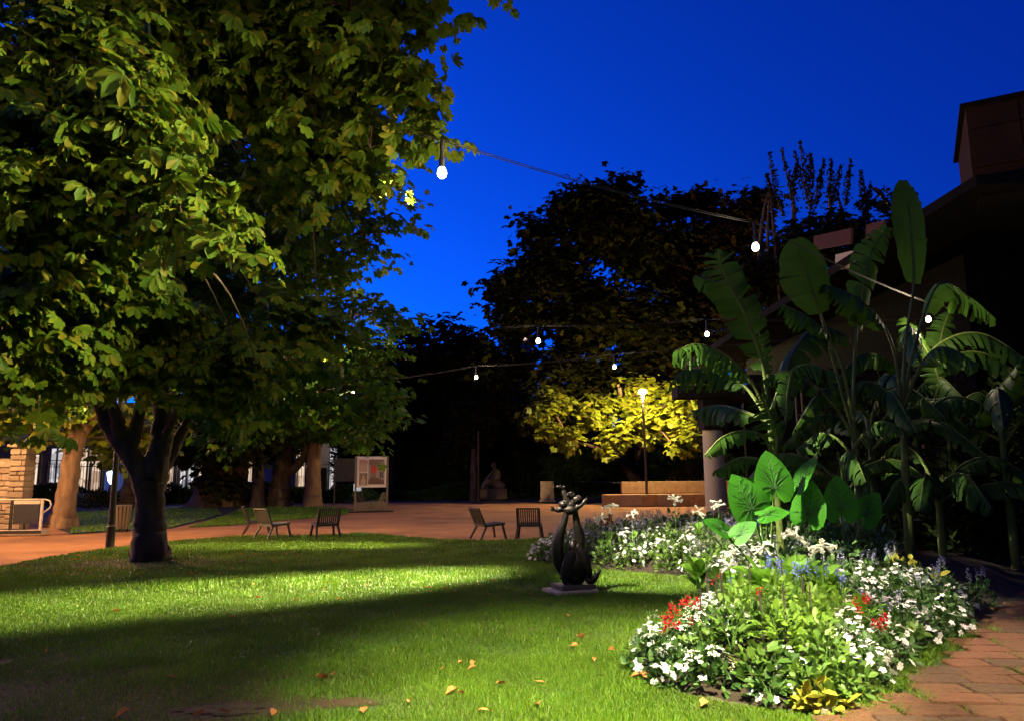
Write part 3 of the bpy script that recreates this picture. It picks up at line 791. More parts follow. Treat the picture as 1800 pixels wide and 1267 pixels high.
bt('maple_tree', 'yellow-leaved tree lit by the street lamp beside the column', (9.372, 56.318), 5, .42,
   [(*(6.222, 43, 3.867), 1.0), (*(7.893, 43, 4.511), 1.1), (*(9.454, 42.5, 4.953), 1.1), (*(9.874, 42, 3.783), .75), (*(3.253, 43, 3.663), .9), (*(2.205, 43, 4.001), .6), (*(4.889, 44, 5.451), 1.3), (*(7.568, 44.6, 6.516), 1.5),
    (*(9.107, 42, 3.15), .45), (*(2.011, 44, 5.646), 1.3), (*(5.151, 42.5, 3.041), .5), (*(10.07, 43.5, 6.373), 1.2), (*(3.521, 42.5, 2.733), .35)],
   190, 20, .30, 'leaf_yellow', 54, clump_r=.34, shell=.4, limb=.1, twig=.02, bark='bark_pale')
bt('slender_tree', 'slim tree with a bare reddish trunk behind the seated stone figure', (-2.566, 48.373), 4.5, .22,
   [(*(-2.726, 50, 4.506), 1.2), (*(-1.57, 50, 6.032), 1.3), (*(-3.491, 50, 3.37), .8)], 60, 20, .4, 'leaf_dark', 55, clump_r=.5, limb=.08)
# a tree with upright whip-like shoots behind the pavilion
x0, y0 = 12.6, 31.0
wh = [(*(10.582, 31, 9.919), 1.3), (*(12.384, 31, 11.174), 1.3), (*(13.922, 31, 11.93), 1.2), (*(15.634, 31, 11.657), 1.2), (*(10.934, 31, 7.667), 1.5), (*(12.248, 31, 9.149), 1.5), (*(16.418, 31, 13.594), .5), (*(14.791, 31, 10.388), 1.5), (*(11.193, 30, 6.042), 1.4), (*(17.163, 31, 12.158), 1.0)]
stw = [[(x0, y0, -.05, .5), (x0, y0, 1, .4), (x0, y0, 5, .3), (x0 + .2, y0, 9, .2)]]
shoots = []
SHOOTS = [((11.942, 31, 12.723), (11.474, 31, 15.621)),((11.519, 31, 13.117), (11.312, 31, 14.614)),((12.497, 31, 12.848), (12.042, 31, 15.829)),((12.434, 31, 13.762), (12.651, 31, 15.131)),((13.128, 31, 12.972), (12.588, 31, 15.691)),((13.271, 31, 13.231), (12.871, 31, 16.143)),((13.277, 31, 14.016), (13.288, 31, 15.604)),((13.42, 31, 13.23), (13.899, 31, 15.332)),((14.038, 31, 13.485), (14.198, 31, 15.303)),((14.068, 31, 13.224), (14.633, 31, 15.06)),((14.666, 31, 13.219), (15.081, 31, 15.321)),((15.367, 31, 12.952), (15.491, 31, 14.787)),((15.481, 31, 12.821), (15.869, 31, 14.203))]
for s_ in SHOOTS:
    (a, b) = s_
    m_ = tuple((p + q) / 2 for p, q in zip(a, b))
    stw.append([(*a, .05), (m_[0] + random.uniform(-.15, .15), m_[1], m_[2], .03), (*b, .015)])
wt = tree('shoot_tree', 'dark tree with upright whip-like shoots above the pavilion roof', stw, wh, 240, 20, .28, M['leaf_dark'], 61, (x0, y0, 0), tmpl=LEAF5S, clump_r=.4, shell=.35)
pos_, ax_ = [], []
for (a, b) in SHOOTS:
    a, b = np.array(a), np.array(b)
    for t in np.linspace(0, 1, 60):
        for k in range(3 if t < .75 else 2):
            pos_.append(a + (b - a) * t + rng.normal(0, .03 + .09 * (1 - t), 3)); ax_.append(rng.normal(0, 1, 3) * [1, 1, .3] + [0, 0, .7])
pos_, ax_ = np.array(pos_), np.array(ax_)
v, f = scatter(LEAF5S[0], LEAF5S[1], frames(ax_, rng.normal(size=ax_.shape)), pos_, .10 * rng.uniform(.6, 1.2, len(pos_)))
link('shoot_leaves', np_mesh('shoot_leaves', v - np.array([x0, y0, 0]), f, M['leaf_dark']), wt)

# --- hedge at the back of the square, and shrubs
OVAL = (np.array([(0, 0, 0), (.35, -.28, .05), (.75, -.22, 0), (1, 0, -.12), (.75, .22, 0), (.35, .28, .05)]), np.array([(0, 1, 2, 3), (0, 3, 4, 5)]))
KITE = (np.array([(0, 0, 0), (.5, -.3, .04), (1, 0, -.06), (.5, .3, .04)]), np.array([(0, 1, 2, 3)]))
def leaf_box(name, label, cat, x0, x1, y0, y1, h, n, size, mat, seed, group=None):
    r = np.random.default_rng(seed)
    root = thing(name, label, cat, ((x0 + x1) / 2, (y0 + y1) / 2, 0), 0, group)
    L0 = np.array(root.location)
    core = MB().box(x0 + .25, x1 - .25, y0 + .25, y1 - .25, -.02, h - .3)
    core.v = [tuple(np.array(v) - L0) for v in core.v]
    core.build('inner_branches', M['leaf_hedge'], root)
    face = r.random(n)
    x = r.uniform(x0, x1, n); y = np.where(face < .65, y0 + r.exponential(.18, n), r.uniform(y0, y1, n)); z = np.where(face < .65, r.uniform(0, h, n), h - r.exponential(.2, n))
    z += .35 * np.sin(x * .9 + seed) * (z / h)
    pos = np.stack([x, y, np.maximum(z, .05)], 1)
    ax = r.normal(size=(n, 3)) + np.array([0, -.6, .1])
    v, f = scatter(KITE[0], KITE[1], frames(ax, r.normal(size=(n, 3)) + [0, 0, .8]), pos, size * r.uniform(.6, 1.3, n))
    link('foliage', np_mesh('foliage', v - L0, f, M[mat]), root)
    return root
leaf_box('hedge', 'tall black hedge closing the back of the square', 'hedge', -14, 13, 58, 61, 5.4, 26000, .35, 'leaf_hedge', 3)
leaf_box('hedge', 'tall dark hedge on the upper terrace behind the column', 'hedge', 9.5, 34, 52, 55, 6.5, 11000, .4, 'leaf_hedge', 6)
leaf_box('hedge', 'low dark hedge in front of the street railings', 'hedge', -32, -11, 49.5, 51, 1.0, 12000, .22, 'leaf_hedge', 4)
leaf_box('hedge', 'low clipped hedge strip behind the poster panel', 'hedge', -12, -1.0, 53.5, 54.5, .8, 7000, .22, 'leaf_bed_dark', 5)

def dome(name, label, cat, x, y, z, rx, ry, h, n, size, mat, seed, tmpl=OVAL, group=None, up=.6, lo=.15, parent=None, part='foliage', droop=0.0):
    """a mounded plant: leaves on stems from one foot"""
    r = np.random.default_rng(seed)
    root = parent or thing(name, label, cat, (x, y, z), r.uniform(0, 6), group)
    d = norm(r.normal(size=(n, 3))); d[:, 2] = np.abs(d[:, 2])
    rad = (r.uniform(lo, 1, n) ** .5)
    pos = d * rad[:, None] * np.array([rx, ry, h])
    pos[:, :2] += r.normal(0, .02, (n, 2))
    ax = norm(d * np.array([1, 1, .5]) + r.normal(size=(n, 3)) * .55 + np.array([0, 0, up * .5 - droop]))
    upv = norm(np.array([0, 0, 1.0]) + r.normal(size=(n, 3)) * .4 + d * .3)
    v, f = scatter(tmpl[0], tmpl[1], frames(ax, upv), pos, size * r.uniform(.6, 1.3, n))
    link(part, np_mesh(part, v, f, M[mat]), root)
    return root, d
def stems_part(root, n, rx, ry, h, mat, seed, r0=.004):
    r = np.random.default_rng(seed); b = MB()
    for i in range(n):
        a = r.uniform(0, 2 * PI); q = r.uniform(.2, .85)
        b.tube([(0, 0, -.02), (rx * q * .5 * math.cos(a), ry * q * .5 * math.sin(a), h * .5), (rx * q * math.cos(a), ry * q * math.sin(a), h * .8)], [r0 * 1.3, r0, r0 * .6], 4, False)
    return b.build('stems', M[mat], root)
for k, (q, lab, mt, h, rx) in enumerate([((17.426, 73.495), 'russet shrub growing behind the low terrace wall', 'leaf_rust', 2.0, .9), ((14.237, 65.293), 'small feathery shrub left of the russet one on the terrace', 'leaf_rust', 1.0, .7),
                                   ((-23.21, 42.529), 'bushy dark shrub at the foot of the street railings', 'leaf_dark', 1.1, 1.3), ((-26.731, 46.391), 'flowering pale-tipped shrub beside the leaning tree', 'leaf_grey', .8, .9), ((-9.319, 47.016), 'clipped round bush behind the dark notice panel', 'leaf_bed', 1.2, .9)]):
    d_ = (q[0], min(q[1], 47)); s_ = d_[1] / q[1]
    rt, _ = dome('shrub', lab, 'shrub', q[0] * s_, d_[1], 0.0 if k > 1 else .8, rx, rx, h, 500, .2, mt, 70 + k)
    stems_part(rt, 8, rx, rx, h, 'bark', 75 + k, .015)
# ------------------------------------------------------------------ street beyond the park, left
def facade_box(root, L0, name, x0, x1, y0, y1, z0, z1, mat, bev=0):
    b = MB().box(x0 - L0[0], x1 - L0[0], y0 - L0[1], y1 - L0[1], z0 - L0[2], z1 - L0[2], bev)
    return b.build(name, M[mat], root)
L0 = (-28, 72, 0)
bld = thing('shop_building', 'pale street building with lit shop windows behind the railings', 'building', L0)
facade_box(bld, L0, 'wall', -52, -12, 72, 82, 0, 9, 'facade_dark')
facade_box(bld, L0, 'cornice', -52.2, -11.8, 71.6, 72, 5.4, 5.9, 'facade')
for (xa, xb, za, zb, mt) in [(-44.5, -43.3, .6, 4.6, 'shop_light_cool'), (-42.2, -39.6, .5, 4.6, 'shop_light'), (-39.2, -37.4, .5, 4.2, 'shop_blue'), (-37.0, -32.6, .4, 5.0, 'shop_light'), (-32.0, -30.6, .6, 4.6, 'shop_light_cool'),
                            (-30.2, -27.4, .4, 4.8, 'shop_light'), (-26.0, -24.0, .6, 4.2, 'shop_light'), (-23.6, -21.9, .6, 4.4, 'shop_light_cool'), (-21.6, -19.8, .8, 4.0, 'shop_light'), (-17.6, -15.0, .5, 4.4, 'shop_light_cool'), (-46.8, -45.6, 1.2, 4.0, 'shop_light')]:
    wdw = facade_box(bld, L0, 'window', xa, xb, 71.86, 71.97, za, zb, mt)
    b = MB()
    w0, w1 = xa - L0[0], xb - L0[0]
    for xx in (w0 - .06, (w0 + w1) / 2, w1 + .06):
        b.box(xx - .06, xx + .06, -.3, -.16, za, zb)
    b.box(w0 - .1, w1 + .1, -.301, -.161, zb, zb + .14); b.box(w0, w1, -.29, -.17, za + (zb - za) * .7, za + (zb - za) * .7 + .07)
    b.build('frame', M['metal_dark'], wdw)
facade_box(bld, L0, 'door', -19.2, -18.0, 71.7, 71.98, 0, 2.5, 'wall_dark')
# glowing upright sign in the blue shop window
sg = thing('shop_sign', 'glowing blue-white upright sign beyond the railings', 'sign', (-37.9, 70.6, 0))
MB().lathe([(.10, 1.15), (.34, 1.6), (.42, 2.2), (.34, 2.8), (.14, 3.1), (.10, 3.6), (.05, 4.0)], 10).build('light_box', M['sign_white'], sg, smooth=True)
MB().lathe([(.2, 0), (.2, .08), (.06, .12), (.06, 1.2)], 8).build('stand', M['metal_dark'], sg)
# pale building end seen between trunks right of the shops
L0 = (-19.5, 62, 0)
gp = thing('gate_pillar', 'pale stone gate pillar lit from the street between dark trunks', 'pillar', (-19.691, 60, 0))
MB().box(-.55, .55, -.5, .5, 0, 4.6, .05).build('shaft', M['facade'], gp)
MB().box(-.7, .7, -.65, .65, 4.6, 4.9, .05).build('cap', M['facade'], gp)
gp2 = thing('gate_pillar', 'wider grey gate pillar right of the pale one', 'pillar', (-18.322, 60, 0))
MB().box(-.75, .75, -.5, .5, 0, 4.8, .05).build('shaft', M['stone'], gp2)
MB().box(-.9, .9, -.65, .65, 4.8, 5.05, .05).build('cap', M['stone'], gp2)
lw = thing('street_lamp', 'street lamp over the road behind the tree trunks', 'lamp', (-21.5, 64, 0))
MB().lathe([(.09, 0), (.07, 5.2)], 8).build('pole', M['metal_dark'], lw)
MB().lathe([(.05, 5.2), (.28, 5.3), (.3, 5.5), (.1, 5.6)], 10).build('lamp_head', M['bulb'], lw)
point('street_lamp_light', (0, -.3, 5.0), 2600, (1, .85, .72), .15, lw)
# parked white car
car = thing('parked_car', 'white car parked in the street beyond the tree trunks', 'car', (-21.0, 61.5, 0), math.radians(8))
cs = [(-2.1, .35, .55), (-2.05, .75, .80), (-1.1, .86, .84), (-.5, 1.38, .70), (.6, 1.42, .70), (1.3, .95, .82), (2.0, .85, .80), (2.1, .4, .6)]
vs, fs = [], []
for (x, zt, hw) in cs:
    vs += [(x, -hw, .3), (x, -hw * 1.02, .3 + (zt - .3) * .55), (x, -hw * .82, zt), (x, hw * .82, zt), (x, hw * 1.02, .3 + (zt - .3) * .55), (x, hw, .3)]
for i in range(len(cs) - 1):
    for k in range(6):
        a, b_ = i * 6 + k, i * 6 + (k + 1) % 6
        fs.append((a, b_, b_ + 6, a + 6))
fs += [tuple(range(6)), tuple(range(42, 48))]
link('body', py_mesh('body', vs, fs, M['car_paint'], True), car)
for s in (-1, 1):
    link('side_window', py_mesh('side_window', [(-.75, s * .82, .92), (1.0, s * .82, .95), (.55, s * .69, 1.34), (-.45, s * .69, 1.32)], [(0, 1, 2, 3)], M['car_glass']), car)
    for x in (-1.35, 1.35):
        w = MB().lathe([(.2, -.1), (.32, -.1), (.33, 0), (.32, .1), (.2, .1)], 14).build('wheel', M['rubber'], car, (x, s * .78, .33), (PI / 2, 0, 0))
        MB().lathe([(.19, -.11), (.17, .115)], 12).build('rim', M['metal_grey'], w)
    MB().box(-.06, .06, -.12, .12, -.06, .06, .02).build('headlight', M['shop_light_cool'], car, (2.06, s * .5, .68))

# railings along the street
fe = thing('iron_railing', 'black iron railing with tall pickets along the street', 'railing', (-24, 55.5, 0))
b = MB()
for i in range(26):
    x = -16 + i * 1.25
for x0_ in np.arange(-17, 15.1, 3.2):
    MB().box(x0_ - .05, x0_ + .05, -.05, .05, 0, 3.0).build('post', M['metal_dark'], fe)
for zz in (.35, 2.55):
    MB().box(-17, 15, -.02, .02, zz, zz + .05).build('rail', M['metal_dark'], fe)
pk = MB()
for x in np.arange(-16.9, 15, .2):
    pk.box(x - .014, x + .014, -.014, .014, .1, 2.85)
pk.build('pickets', M['metal_dark'], fe)['kind'] = 'stuff'
MB().box(-17, 15, -.12, .12, 0, .3).build('base_wall', M['facade_dark'], fe)

# buildings glimpsed through the trees behind the square
L0 = (-4, 82, 0)
tw = thing('town_house', 'pale pink house with lit windows glimpsed through the trees behind the square', 'building', L0)
MB().box(-9, 2, -.0, 10, 0, 13.5).build('wall', M['tower_pink'], tw)
link('roof', py_mesh('roof', [(-9.4, -.5, 13.5), (2.4, -.5, 13.5), (2.4, 10.5, 13.5), (-9.4, 10.5, 13.5), (-7, 5, 17), (0, 5, 17)], [(0, 1, 5, 4), (1, 2, 5), (2, 3, 4, 5), (3, 0, 4), (3, 2, 1, 0)], M['roof_dark']), tw)
for (x, z, w, h, mt) in [(-2.6, 9.5, .5, .9, 'window_pink'), (-1.2, 9.6, .5, 1.0, 'window_pink'), (.2, 9.7, .4, .9, 'window_pink'), (-4.2, 9.2, .4, .8, 'window_blue'), (-5.6, 8.6, .4, .8, 'window_blue'), (-2.5, 12.0, .4, .7, 'window_pink'), (-.3, 12.1, .5, .8, 'window_pink'),
                         (-4.0, 6.2, .4, .8, 'window_pink'), (-6.4, 6.4, .4, .8, 'window_blue'), (-1.0, 6.0, .4, .9, 'window_pink')]:
    wo = MB().box(x - w, x + w, -.06, -.01, z - h, z + h).build('window', M[mt], tw)
    fr = MB()
    for xx in (x - w - .04, x, x + w + .04): fr.box(xx - .04, xx + .04, -.13, -.07, z - h, z + h)
    fr.box(x - w - .1, x + w + .1, -.14, -.065, z + h, z + h + .1); fr.box(x - w - .1, x + w + .1, -.14, -.065, z - h - .1, z - h)
    fr.build('frame', M['facade_dark'], wo)
spire = thing('stone_tower', 'pinkish stone tower top showing between the boughs of the tallest tree', 'tower', (1.0, 95, 0))
MB().box(-1.6, 1.6, -1.6, 1.6, 0, 21.0, .1).build('shaft', M['tower_pink'], spire)
MB().box(-1.8, 1.8, -1.8, 1.8, 21.0, 21.5, .1).build('cornice', M['tower_pink'], spire)
MB().lathe([(2.2, 21.5), (.1, 24.5)], 4).build('roof', M['roof_dark'], spire)
for s in (-.7, .7):
    MB().box(s - .3, s + .3, -1.66, -1.61, 18.6, 20.2).build('window', M['window_pink'], spire)

# ------------------------------------------------------------------ left side: wall, hand rail, bin, lamp post
wx0, wx1, wy = -19.6, -16.55, 25.4
wall = thing('stone_wall', 'rough stone wall with a capped end pillar at the left edge', 'wall', (wx1, wy, 0))
def blocks(root, x0, x1, y0, z0, z1, rows, seed, depth=.34):
    r = random.Random(seed)
    zs = [z0]
    while zs[-1] < z1 - .1: zs.append(min(z1, zs[-1] + r.uniform(.13, .24)))
    for a, b_ in zip(zs[:-1], zs[1:]):
        x = x0
        while x < x1 - .02:
            w = min(r.uniform(.22, .55), x1 - x)
            if x1 - x - w < .12: w = x1 - x
            g_ = .012
            pr = r.uniform(0, .035)
            MB().box(x + g_, x + w - g_, y0 - .05 - pr, y0 + depth, a + g_, b_ - g_, .02).build('stone_block', M[r.choice(('stone', 'stone', 'stone_dark'))], root)
            x += w
MB().box(wx0 - wx1, -.45, .02, .40, 0, 2.36).build('mortar_core', M['mortar'], wall)
blocks(wall, wx0 - wx1, -.5, 0, 0, 2.38, 12, 5)
pil = MB().box(-.5, .0, .0, .44, 0, 2.72).build('pillar_core', M['mortar'], wall)
blocks(wall, -.52, .02, -.04, 0, 2.74, 13, 9, .5)
MB().box(-.62, .12, -.16, .56, 2.74, 2.85, .02).build('cap_stone', M['stone'], wall)
# ramp edge and steel hand rail
ry = 22.6
rail = thing('hand_rail', 'pale steel hand rail with a notice panel on a low ramp kerb', 'railing', (-14.809, ry, 0))
x_l, x_r = -2.6, .73
t = MB(); t.tube([(x_l, 0, 1.06), (x_r, 0, 1.06), (x_r + .14, 0, 1.02), (x_r + .20, 0, .92), (x_r + .16, 0, .80), (x_r - .02, 0, .66)], .022, 8); t.build('top_rail', M['metal_pale'], rail, smooth=True)
MB().box(x_r - .10, x_r - .04, -.03, .03, .16, 1.04).build('post', M['metal_pale'], rail)
MB().box(-.25 - .03, -.25 + .03, -.03, .03, .16, 1.04).build('post', M['metal_dark'], rail)
MB().box(-.18, .58, -.012, .012, .36, .92).build('notice_panel', M['poster_dark'], rail)
MB().box(-.18, .60, -.02, .02, .925, 1.03).build('panel_header', M['metal_pale'], rail)
MB().box(x_l, x_r + .05, -.12, .25, .0, .16, .02).build('ramp_kerb', M['plinth'], rail)
MB().box(x_l, x_r + .04, -.135, -.121, .07, .15).build('kerb_strip', M['metal_dark'], rail)
t = MB(); t.tube([(x_l, .9, .62), (-.9, .9, .60), (-.62, .9, .56), (-.3, .7, .30), (-.2, .6, .1)], .03, 6); t.build('lower_rail', M['metal_dark'], rail, smooth=True)
# litter bin with slats
bx, by = (-12.367, 23.813)
bn = thing('litter_bin', 'slatted steel litter bin beside the lamp post', 'bin', (bx, by, 0))
for i in range(15):
    a = 2 * PI * i / 15
    MB().bar((.205 * math.cos(a), .205 * math.sin(a), .10), (.275 * math.cos(a), .275 * math.sin(a), .80), .075, .012, (math.cos(a), math.sin(a), 0)).build('slat', M['metal_grey'], bn)
MB().lathe([(.262, .79), (.292, .79), (.292, .83), (.262, .83)], 24).build('rim', M['metal_grey'], bn)
MB().lathe([(.17, .11), (.235, .76)], 16).build('liner', M['metal_dark'], bn)
for a in (.6, 2.2, 3.9, 5.4):
    MB().box(-.02, .02, -.02, .02, 0, .12).build('leg', M['metal_dark'], bn, (.19 * math.cos(a), .19 * math.sin(a), 0))

# ------------------------------------------------------------------ park lamp posts
def lamp_post(label, x, y, h, power, col=SODIUM, lean=0.0):
    root = thing('lamp_post', label, 'lamp', (x, y, 0))
    root.rotation_euler = (0, lean, 0)
    MB().lathe([(.10, -.02), (.10, .5), (.075, .55), (.055, h - .62), (.07, h - .6), (.07, h - .52)], 14).build('pole', M['metal_dark'], root, smooth=False)
    hd = MB()
    for k in range(4):
        a = PI / 4 + k * PI / 2
        p = [(.05 * math.cos(a), .05 * math.sin(a), h - .56), (.16 * math.cos(a), .16 * math.sin(a), h - .36), (.23 * math.cos(a), .23 * math.sin(a), h - .08)]
        hd.tube(p, .014, 5)
    hd.build('lantern_frame', M['metal_dark'], root)
    MB().lathe([(.24, h - .10), (.29, h - .06), (.29, h - .02), (.12, h + .05)], 18).build('lantern_top', M['metal_grey'], root)
    MB().lathe([(.10, h - .22), (.23, h - .14), (.235, h - .105), (.1, h - .102)], 16).build('diffuser', M['lantern_glow'], root, smooth=True)
    MB().lathe([(.03, h - .52), (.06, h - .46), (.06, h - .3), (.03, h - .24)], 10).build('lamp', M['lantern_glow'], root, smooth=True)
    point('lamp_light', (0, 0, h - .68), power, col, .1, root)
    point('lamp_light', (0, 0, h + .25), power * .4, col, .1, root)
    return root
lx, ly = (7.116, 39.962)
lamp_post('lit lamp post with a tapered lantern beside the yellow tree', lx, ly, 6.15, 7500, (1.0, .76, .36), -.008)
lx2, ly2 = (-9.789, 18.397)
lamp_post('dark lamp post whose lantern is lost in the chestnut crown', lx2, ly2, 5.0, 3000, SODIUM)
lamp_post('assumed lamp post at the edge of the path beyond the left edge', -19.0, 20.0, 5.0, 6500, SODIUM)  # unseen lamp, assumed from the orange light on the left path
lamp_post('assumed lamp post on the square hidden behind the pavilion column', 11.5, 30.0, 5.5, 700, SODIUM)  # no lamp seen here; added as an assumed source of the square's orange light
tp = thing('thin_pole', 'thin grey pole in front of the reddish tree trunk', 'pole', (*(-2.233, 48.29), 0))
MB().lathe([(.09, 0), (.09, .3), (.05, .32), (.045, 4.4)], 8).build('shaft', M['metal_grey'], tp)
MB().lathe([(.06, 4.4), (.06, 4.5), (.02, 4.53)], 8).build('cap', M['metal_grey'], tp)

# ------------------------------------------------------------------ square: panels, stone figure, terrace
bx, by = (-6.733, 35.638)
pan = thing('poster_panel', 'exhibition panel with a large framed poster on two posts', 'panel', (bx, by, 0), math.radians(14))
W = .74
for s in (-1, 1):
    MB().box(s * W - .05, s * W + .05, -.06, .06, 0, 2.62, .008).build('post', M['metal_grey'], pan)
MB().box(-W + .052, W - .052, -.03, .03, 1.14, 2.6, .006).build('board', M['white_panel'], pan)
po = link('poster', py_mesh('poster', [(-W + .1, -.034, 1.2), (W - .1, -.034, 1.2), (W - .1, -.034, 2.54), (-W + .1, -.034, 2.54)], [(0, 1, 2, 3)], M['white_panel']), pan)
def pr(name, x0_, x1_, z0_, z1_, mt, y=-.038): return MB().box(x0_, x1_, y - .002, y, z0_, z1_).build(name, M[mt], po)
pr('text_field', -.60, -.20, 1.86, 2.46, 'poster_beige')
pr('small_picture', -.58, -.20, 1.25, 1.82, 'poster_brown')
link('small_figure', py_mesh('small_figure', [(-.50, -.043, 1.26), (-.28, -.043, 1.26), (-.27, -.043, 1.50), (-.34, -.043, 1.58), (-.36, -.043, 1.74), (-.42, -.043, 1.74), (-.44, -.043, 1.58), (-.52, -.043, 1.45)], [tuple(range(8))], M['poster_beige']), po)
pr('large_picture', -.16, .60, 1.28, 2.46, 'poster_brown')
link('gallery_wall', py_mesh('gallery_wall', [(.20, -.043, 1.62), (.60, -.043, 1.45), (.60, -.043, 2.42), (.20, -.043, 2.15)], [(0, 1, 2, 3)], M['poster_grey']), po)
link('gallery_left', py_mesh('gallery_left', [(-.16, -.043, 1.45), (-.05, -.043, 1.62), (-.05, -.043, 2.15), (-.16, -.043, 2.3)], [(0, 1, 2, 3)], M['poster_grey']), po)
link('gallery_floor', py_mesh('gallery_floor', [(-.16, -.0435, 1.29), (.60, -.0435, 1.29), (.55, -.0435, 1.48), (.20, -.0435, 1.60), (-.04, -.0435, 1.60), (-.16, -.0435, 1.46)], [tuple(range(6))], M['poster_floor']), po)
link('red_roundel', py_mesh('red_roundel', [(.10 + .14 * math.cos(a_) * (1 + .15 * math.sin(5 * a_)), -.046, 1.98 + .19 * math.sin(a_)) for a_ in np.linspace(0, 2 * PI, 22)[:-1]], [tuple(range(21))], M['poster_red']), po)
for xx in (.40, .49):
    pr('visitor', xx - .025, xx + .025, 1.58, 1.86, 'poster_dark', -.046)
fc = bpy.data.curves.new('heading', 'FONT'); fc.body = 'MUSA'; fc.size = .15; fc.extrude = .001
fc.materials.append(M['poster_red'])
_t = link('heading_curve', fc)
ft_me = bpy.data.meshes.new_from_object(_t.evaluated_get(bpy.context.evaluated_depsgraph_get()))
bpy.data.objects.remove(_t)
ft = link('heading', ft_me, po, (-.56, -.041, 2.28), (PI / 2, 0, 0))
MB().box(-W + .052, W - .052, -.05, .05, .06, .46, .006).build('base_board', M['metal_grey'], pan)
for (xx, zz) in ((0, .33), (-.07, .19), (.07, .19)):
    link('emblem', py_mesh('emblem', [(xx - .05, -.052, zz), (xx + .05, -.052, zz), (xx, -.052, zz + .10)], [(0, 1, 2)], M['metal_dark']), pan)
MB().box(-W - .3, W + .3, -.35, .35, 0, .05, .01).build('base_plate', M['metal_dark'], pan)
p2 = thing('notice_panel', 'dark unlit panel half hidden behind the exhibition panel', 'panel', (*(-9.278, 42.311), 0), math.radians(8))
for s in (-1, 1):
    MB().box(s * .78 - .04, s * .78 + .04, -.05, .05, 0, 2.7).build('post', M['metal_dark'], p2)
MB().box(-.735, .735, -.03, .03, 1.4, 2.68).build('board', M['poster_dark'], p2)
MB().box(.28, .70, -.02, .02, .85, 1.25).build('glowing_sheet', M['shop_light_cool'], p2)  # white sheet, no lamp: its brightness is put in as its own glow

# seated stone figure on its block
sx, sy = (-1.374, 53.231)
sf = thing('stone_figure', 'weathered seated stone figure at the back of the square', 'statue', (sx, sy, 0))
MB().box(-.95, .95, -.7, .7, 0, .75, .06).build('block', M['stone_dark'], sf)
def blobby(name, prims, mat, parent, vox=.03, loc=(0, 0, 0), rot=(0, 0, 0), smooth_it=6):
    """prims: ('e', centre, radii) ellipsoids or ('t', rows of x,y,z,r) limbs; fused into one continuous skin"""
    bm = bmesh.new()
    for p in prims:
        if p[0] == 'e':
            mtx = Matrix.Translation(p[1]) @ (p[3].to_4x4() if len(p) > 3 else Matrix.Identity(4)) @ Matrix.Diagonal((*p[2], 1))
            bmesh.ops.create_icosphere(bm, subdivisions=3, radius=1, matrix=mtx)
        else:
            q = smooth_path(p[1], 5)
            v, f = tube_arr(q[:, :3], q[:, 3], 12)
            bv = [bm.verts.new(x) for x in v]
            for ff_ in f: bm.faces.new([bv[i] for i in ff_])
            bm.faces.new(bv[:12][::-1]); bm.faces.new(bv[-12:])
            for e_ in (q[0], q[-1]):
                bmesh.ops.create_icosphere(bm, subdivisions=2, radius=e_[3], matrix=Matrix.Translation(e_[:3]))
    me = bpy.data.meshes.new(name); bm.to_mesh(me); bm.free()
    tmp = bpy.data.objects.new(name, me); COL.objects.link(tmp)
    md = tmp.modifiers.new('r', 'REMESH'); md.mode = 'VOXEL'; md.voxel_size = vox
    sm = tmp.modifiers.new('s', 'SMOOTH'); sm.iterations = smooth_it; sm.factor = .5
    dg = bpy.context.evaluated_depsgraph_get()
    me2 = bpy.data.meshes.new_from_object(tmp.evaluated_get(dg))
    bpy.data.objects.remove(tmp)
    me2.name = name
    me2.materials.clear(); me2.materials.append(mat)
    for p in me2.polygons: p.use_smooth = True
    return link(name, me2, parent, loc, rot)
blobby('figure', [('e', (.1, 0, 1.25), (.42, .36, .5)), ('e', (.15, 0, 1.75), (.32, .28, .4)), ('e', (0, -.05, 2.35), (.2, .2, .25)), ('t', [(.1, 0, 2.0, .14), (.02, 0, 2.2, .11)]),
                  ('t', [(.1, -.1, 1.15, .24), (-.5, -.25, 1.2, .2), (-.75, -.25, .85, .16)]), ('t', [(.1, .15, 1.1, .24), (-.45, .2, 1.1, .2), (-.6, .2, .8, .16)]),
                  ('t', [(.35, 0, 1.9, .13), (.4, -.2, 1.5, .11), (-.1, -.35, 1.4, .09)]), ('t', [(0, -.2, 1.95, .12), (-.3, -.35, 1.65, .1), (-.5, -.25, 1.45, .09)]), ('e', (.35, .1, .95), (.5, .5, .3))],
       M['stone'], sf, .05)
st = thing('stone_stele', 'plain upright stone block standing at the edge of the square', 'stele', (*(2.113, 46.71), 0))
MB().box(-.42, .42, -.3, .3, 0, 1.28, .02).build('shaft', M['stone_dark'], st)
MB().box(-.5, .5, -.38, .38, 0, .12, .02).build('foot', M['stone'], st)

# low terrace walls under the yellow tree, block by block
tx0, ty0 = (4.588, 39.765)
def low_wall(label, x0_, x1_, y_, z0_, z1_, seed, mt='terrace_stone'):
    r = random.Random(seed)
    root = thing('terrace_wall', label, 'wall', (x0_, y_, 0))
    MB().box(.02, x1_ - x0_ - .02, .03, .5, max(0, z0_), z1_ - .04).build('core', M['mortar'], root)
    x = 0
    while x < x1_ - x0_ - .05:
        w = min(r.uniform(.7, 1.3), x1_ - x0_ - x)
        MB().box(x + .012, x + w - .012, -r.uniform(0, .025), .52, z0_ + .01, z1_, .02).build('stone_block', M[r.choice((mt, mt, 'stone_dark'))], root)
        x += w
    return root
low_wall('lower lamplit stone terrace wall behind the flower bed', tx0, 13.0, 38.6, 0, .62, 3)
low_wall('upper stone terrace wall set back above the lower one', 6.0, 13.5, 41.5, .6, 1.25, 4)
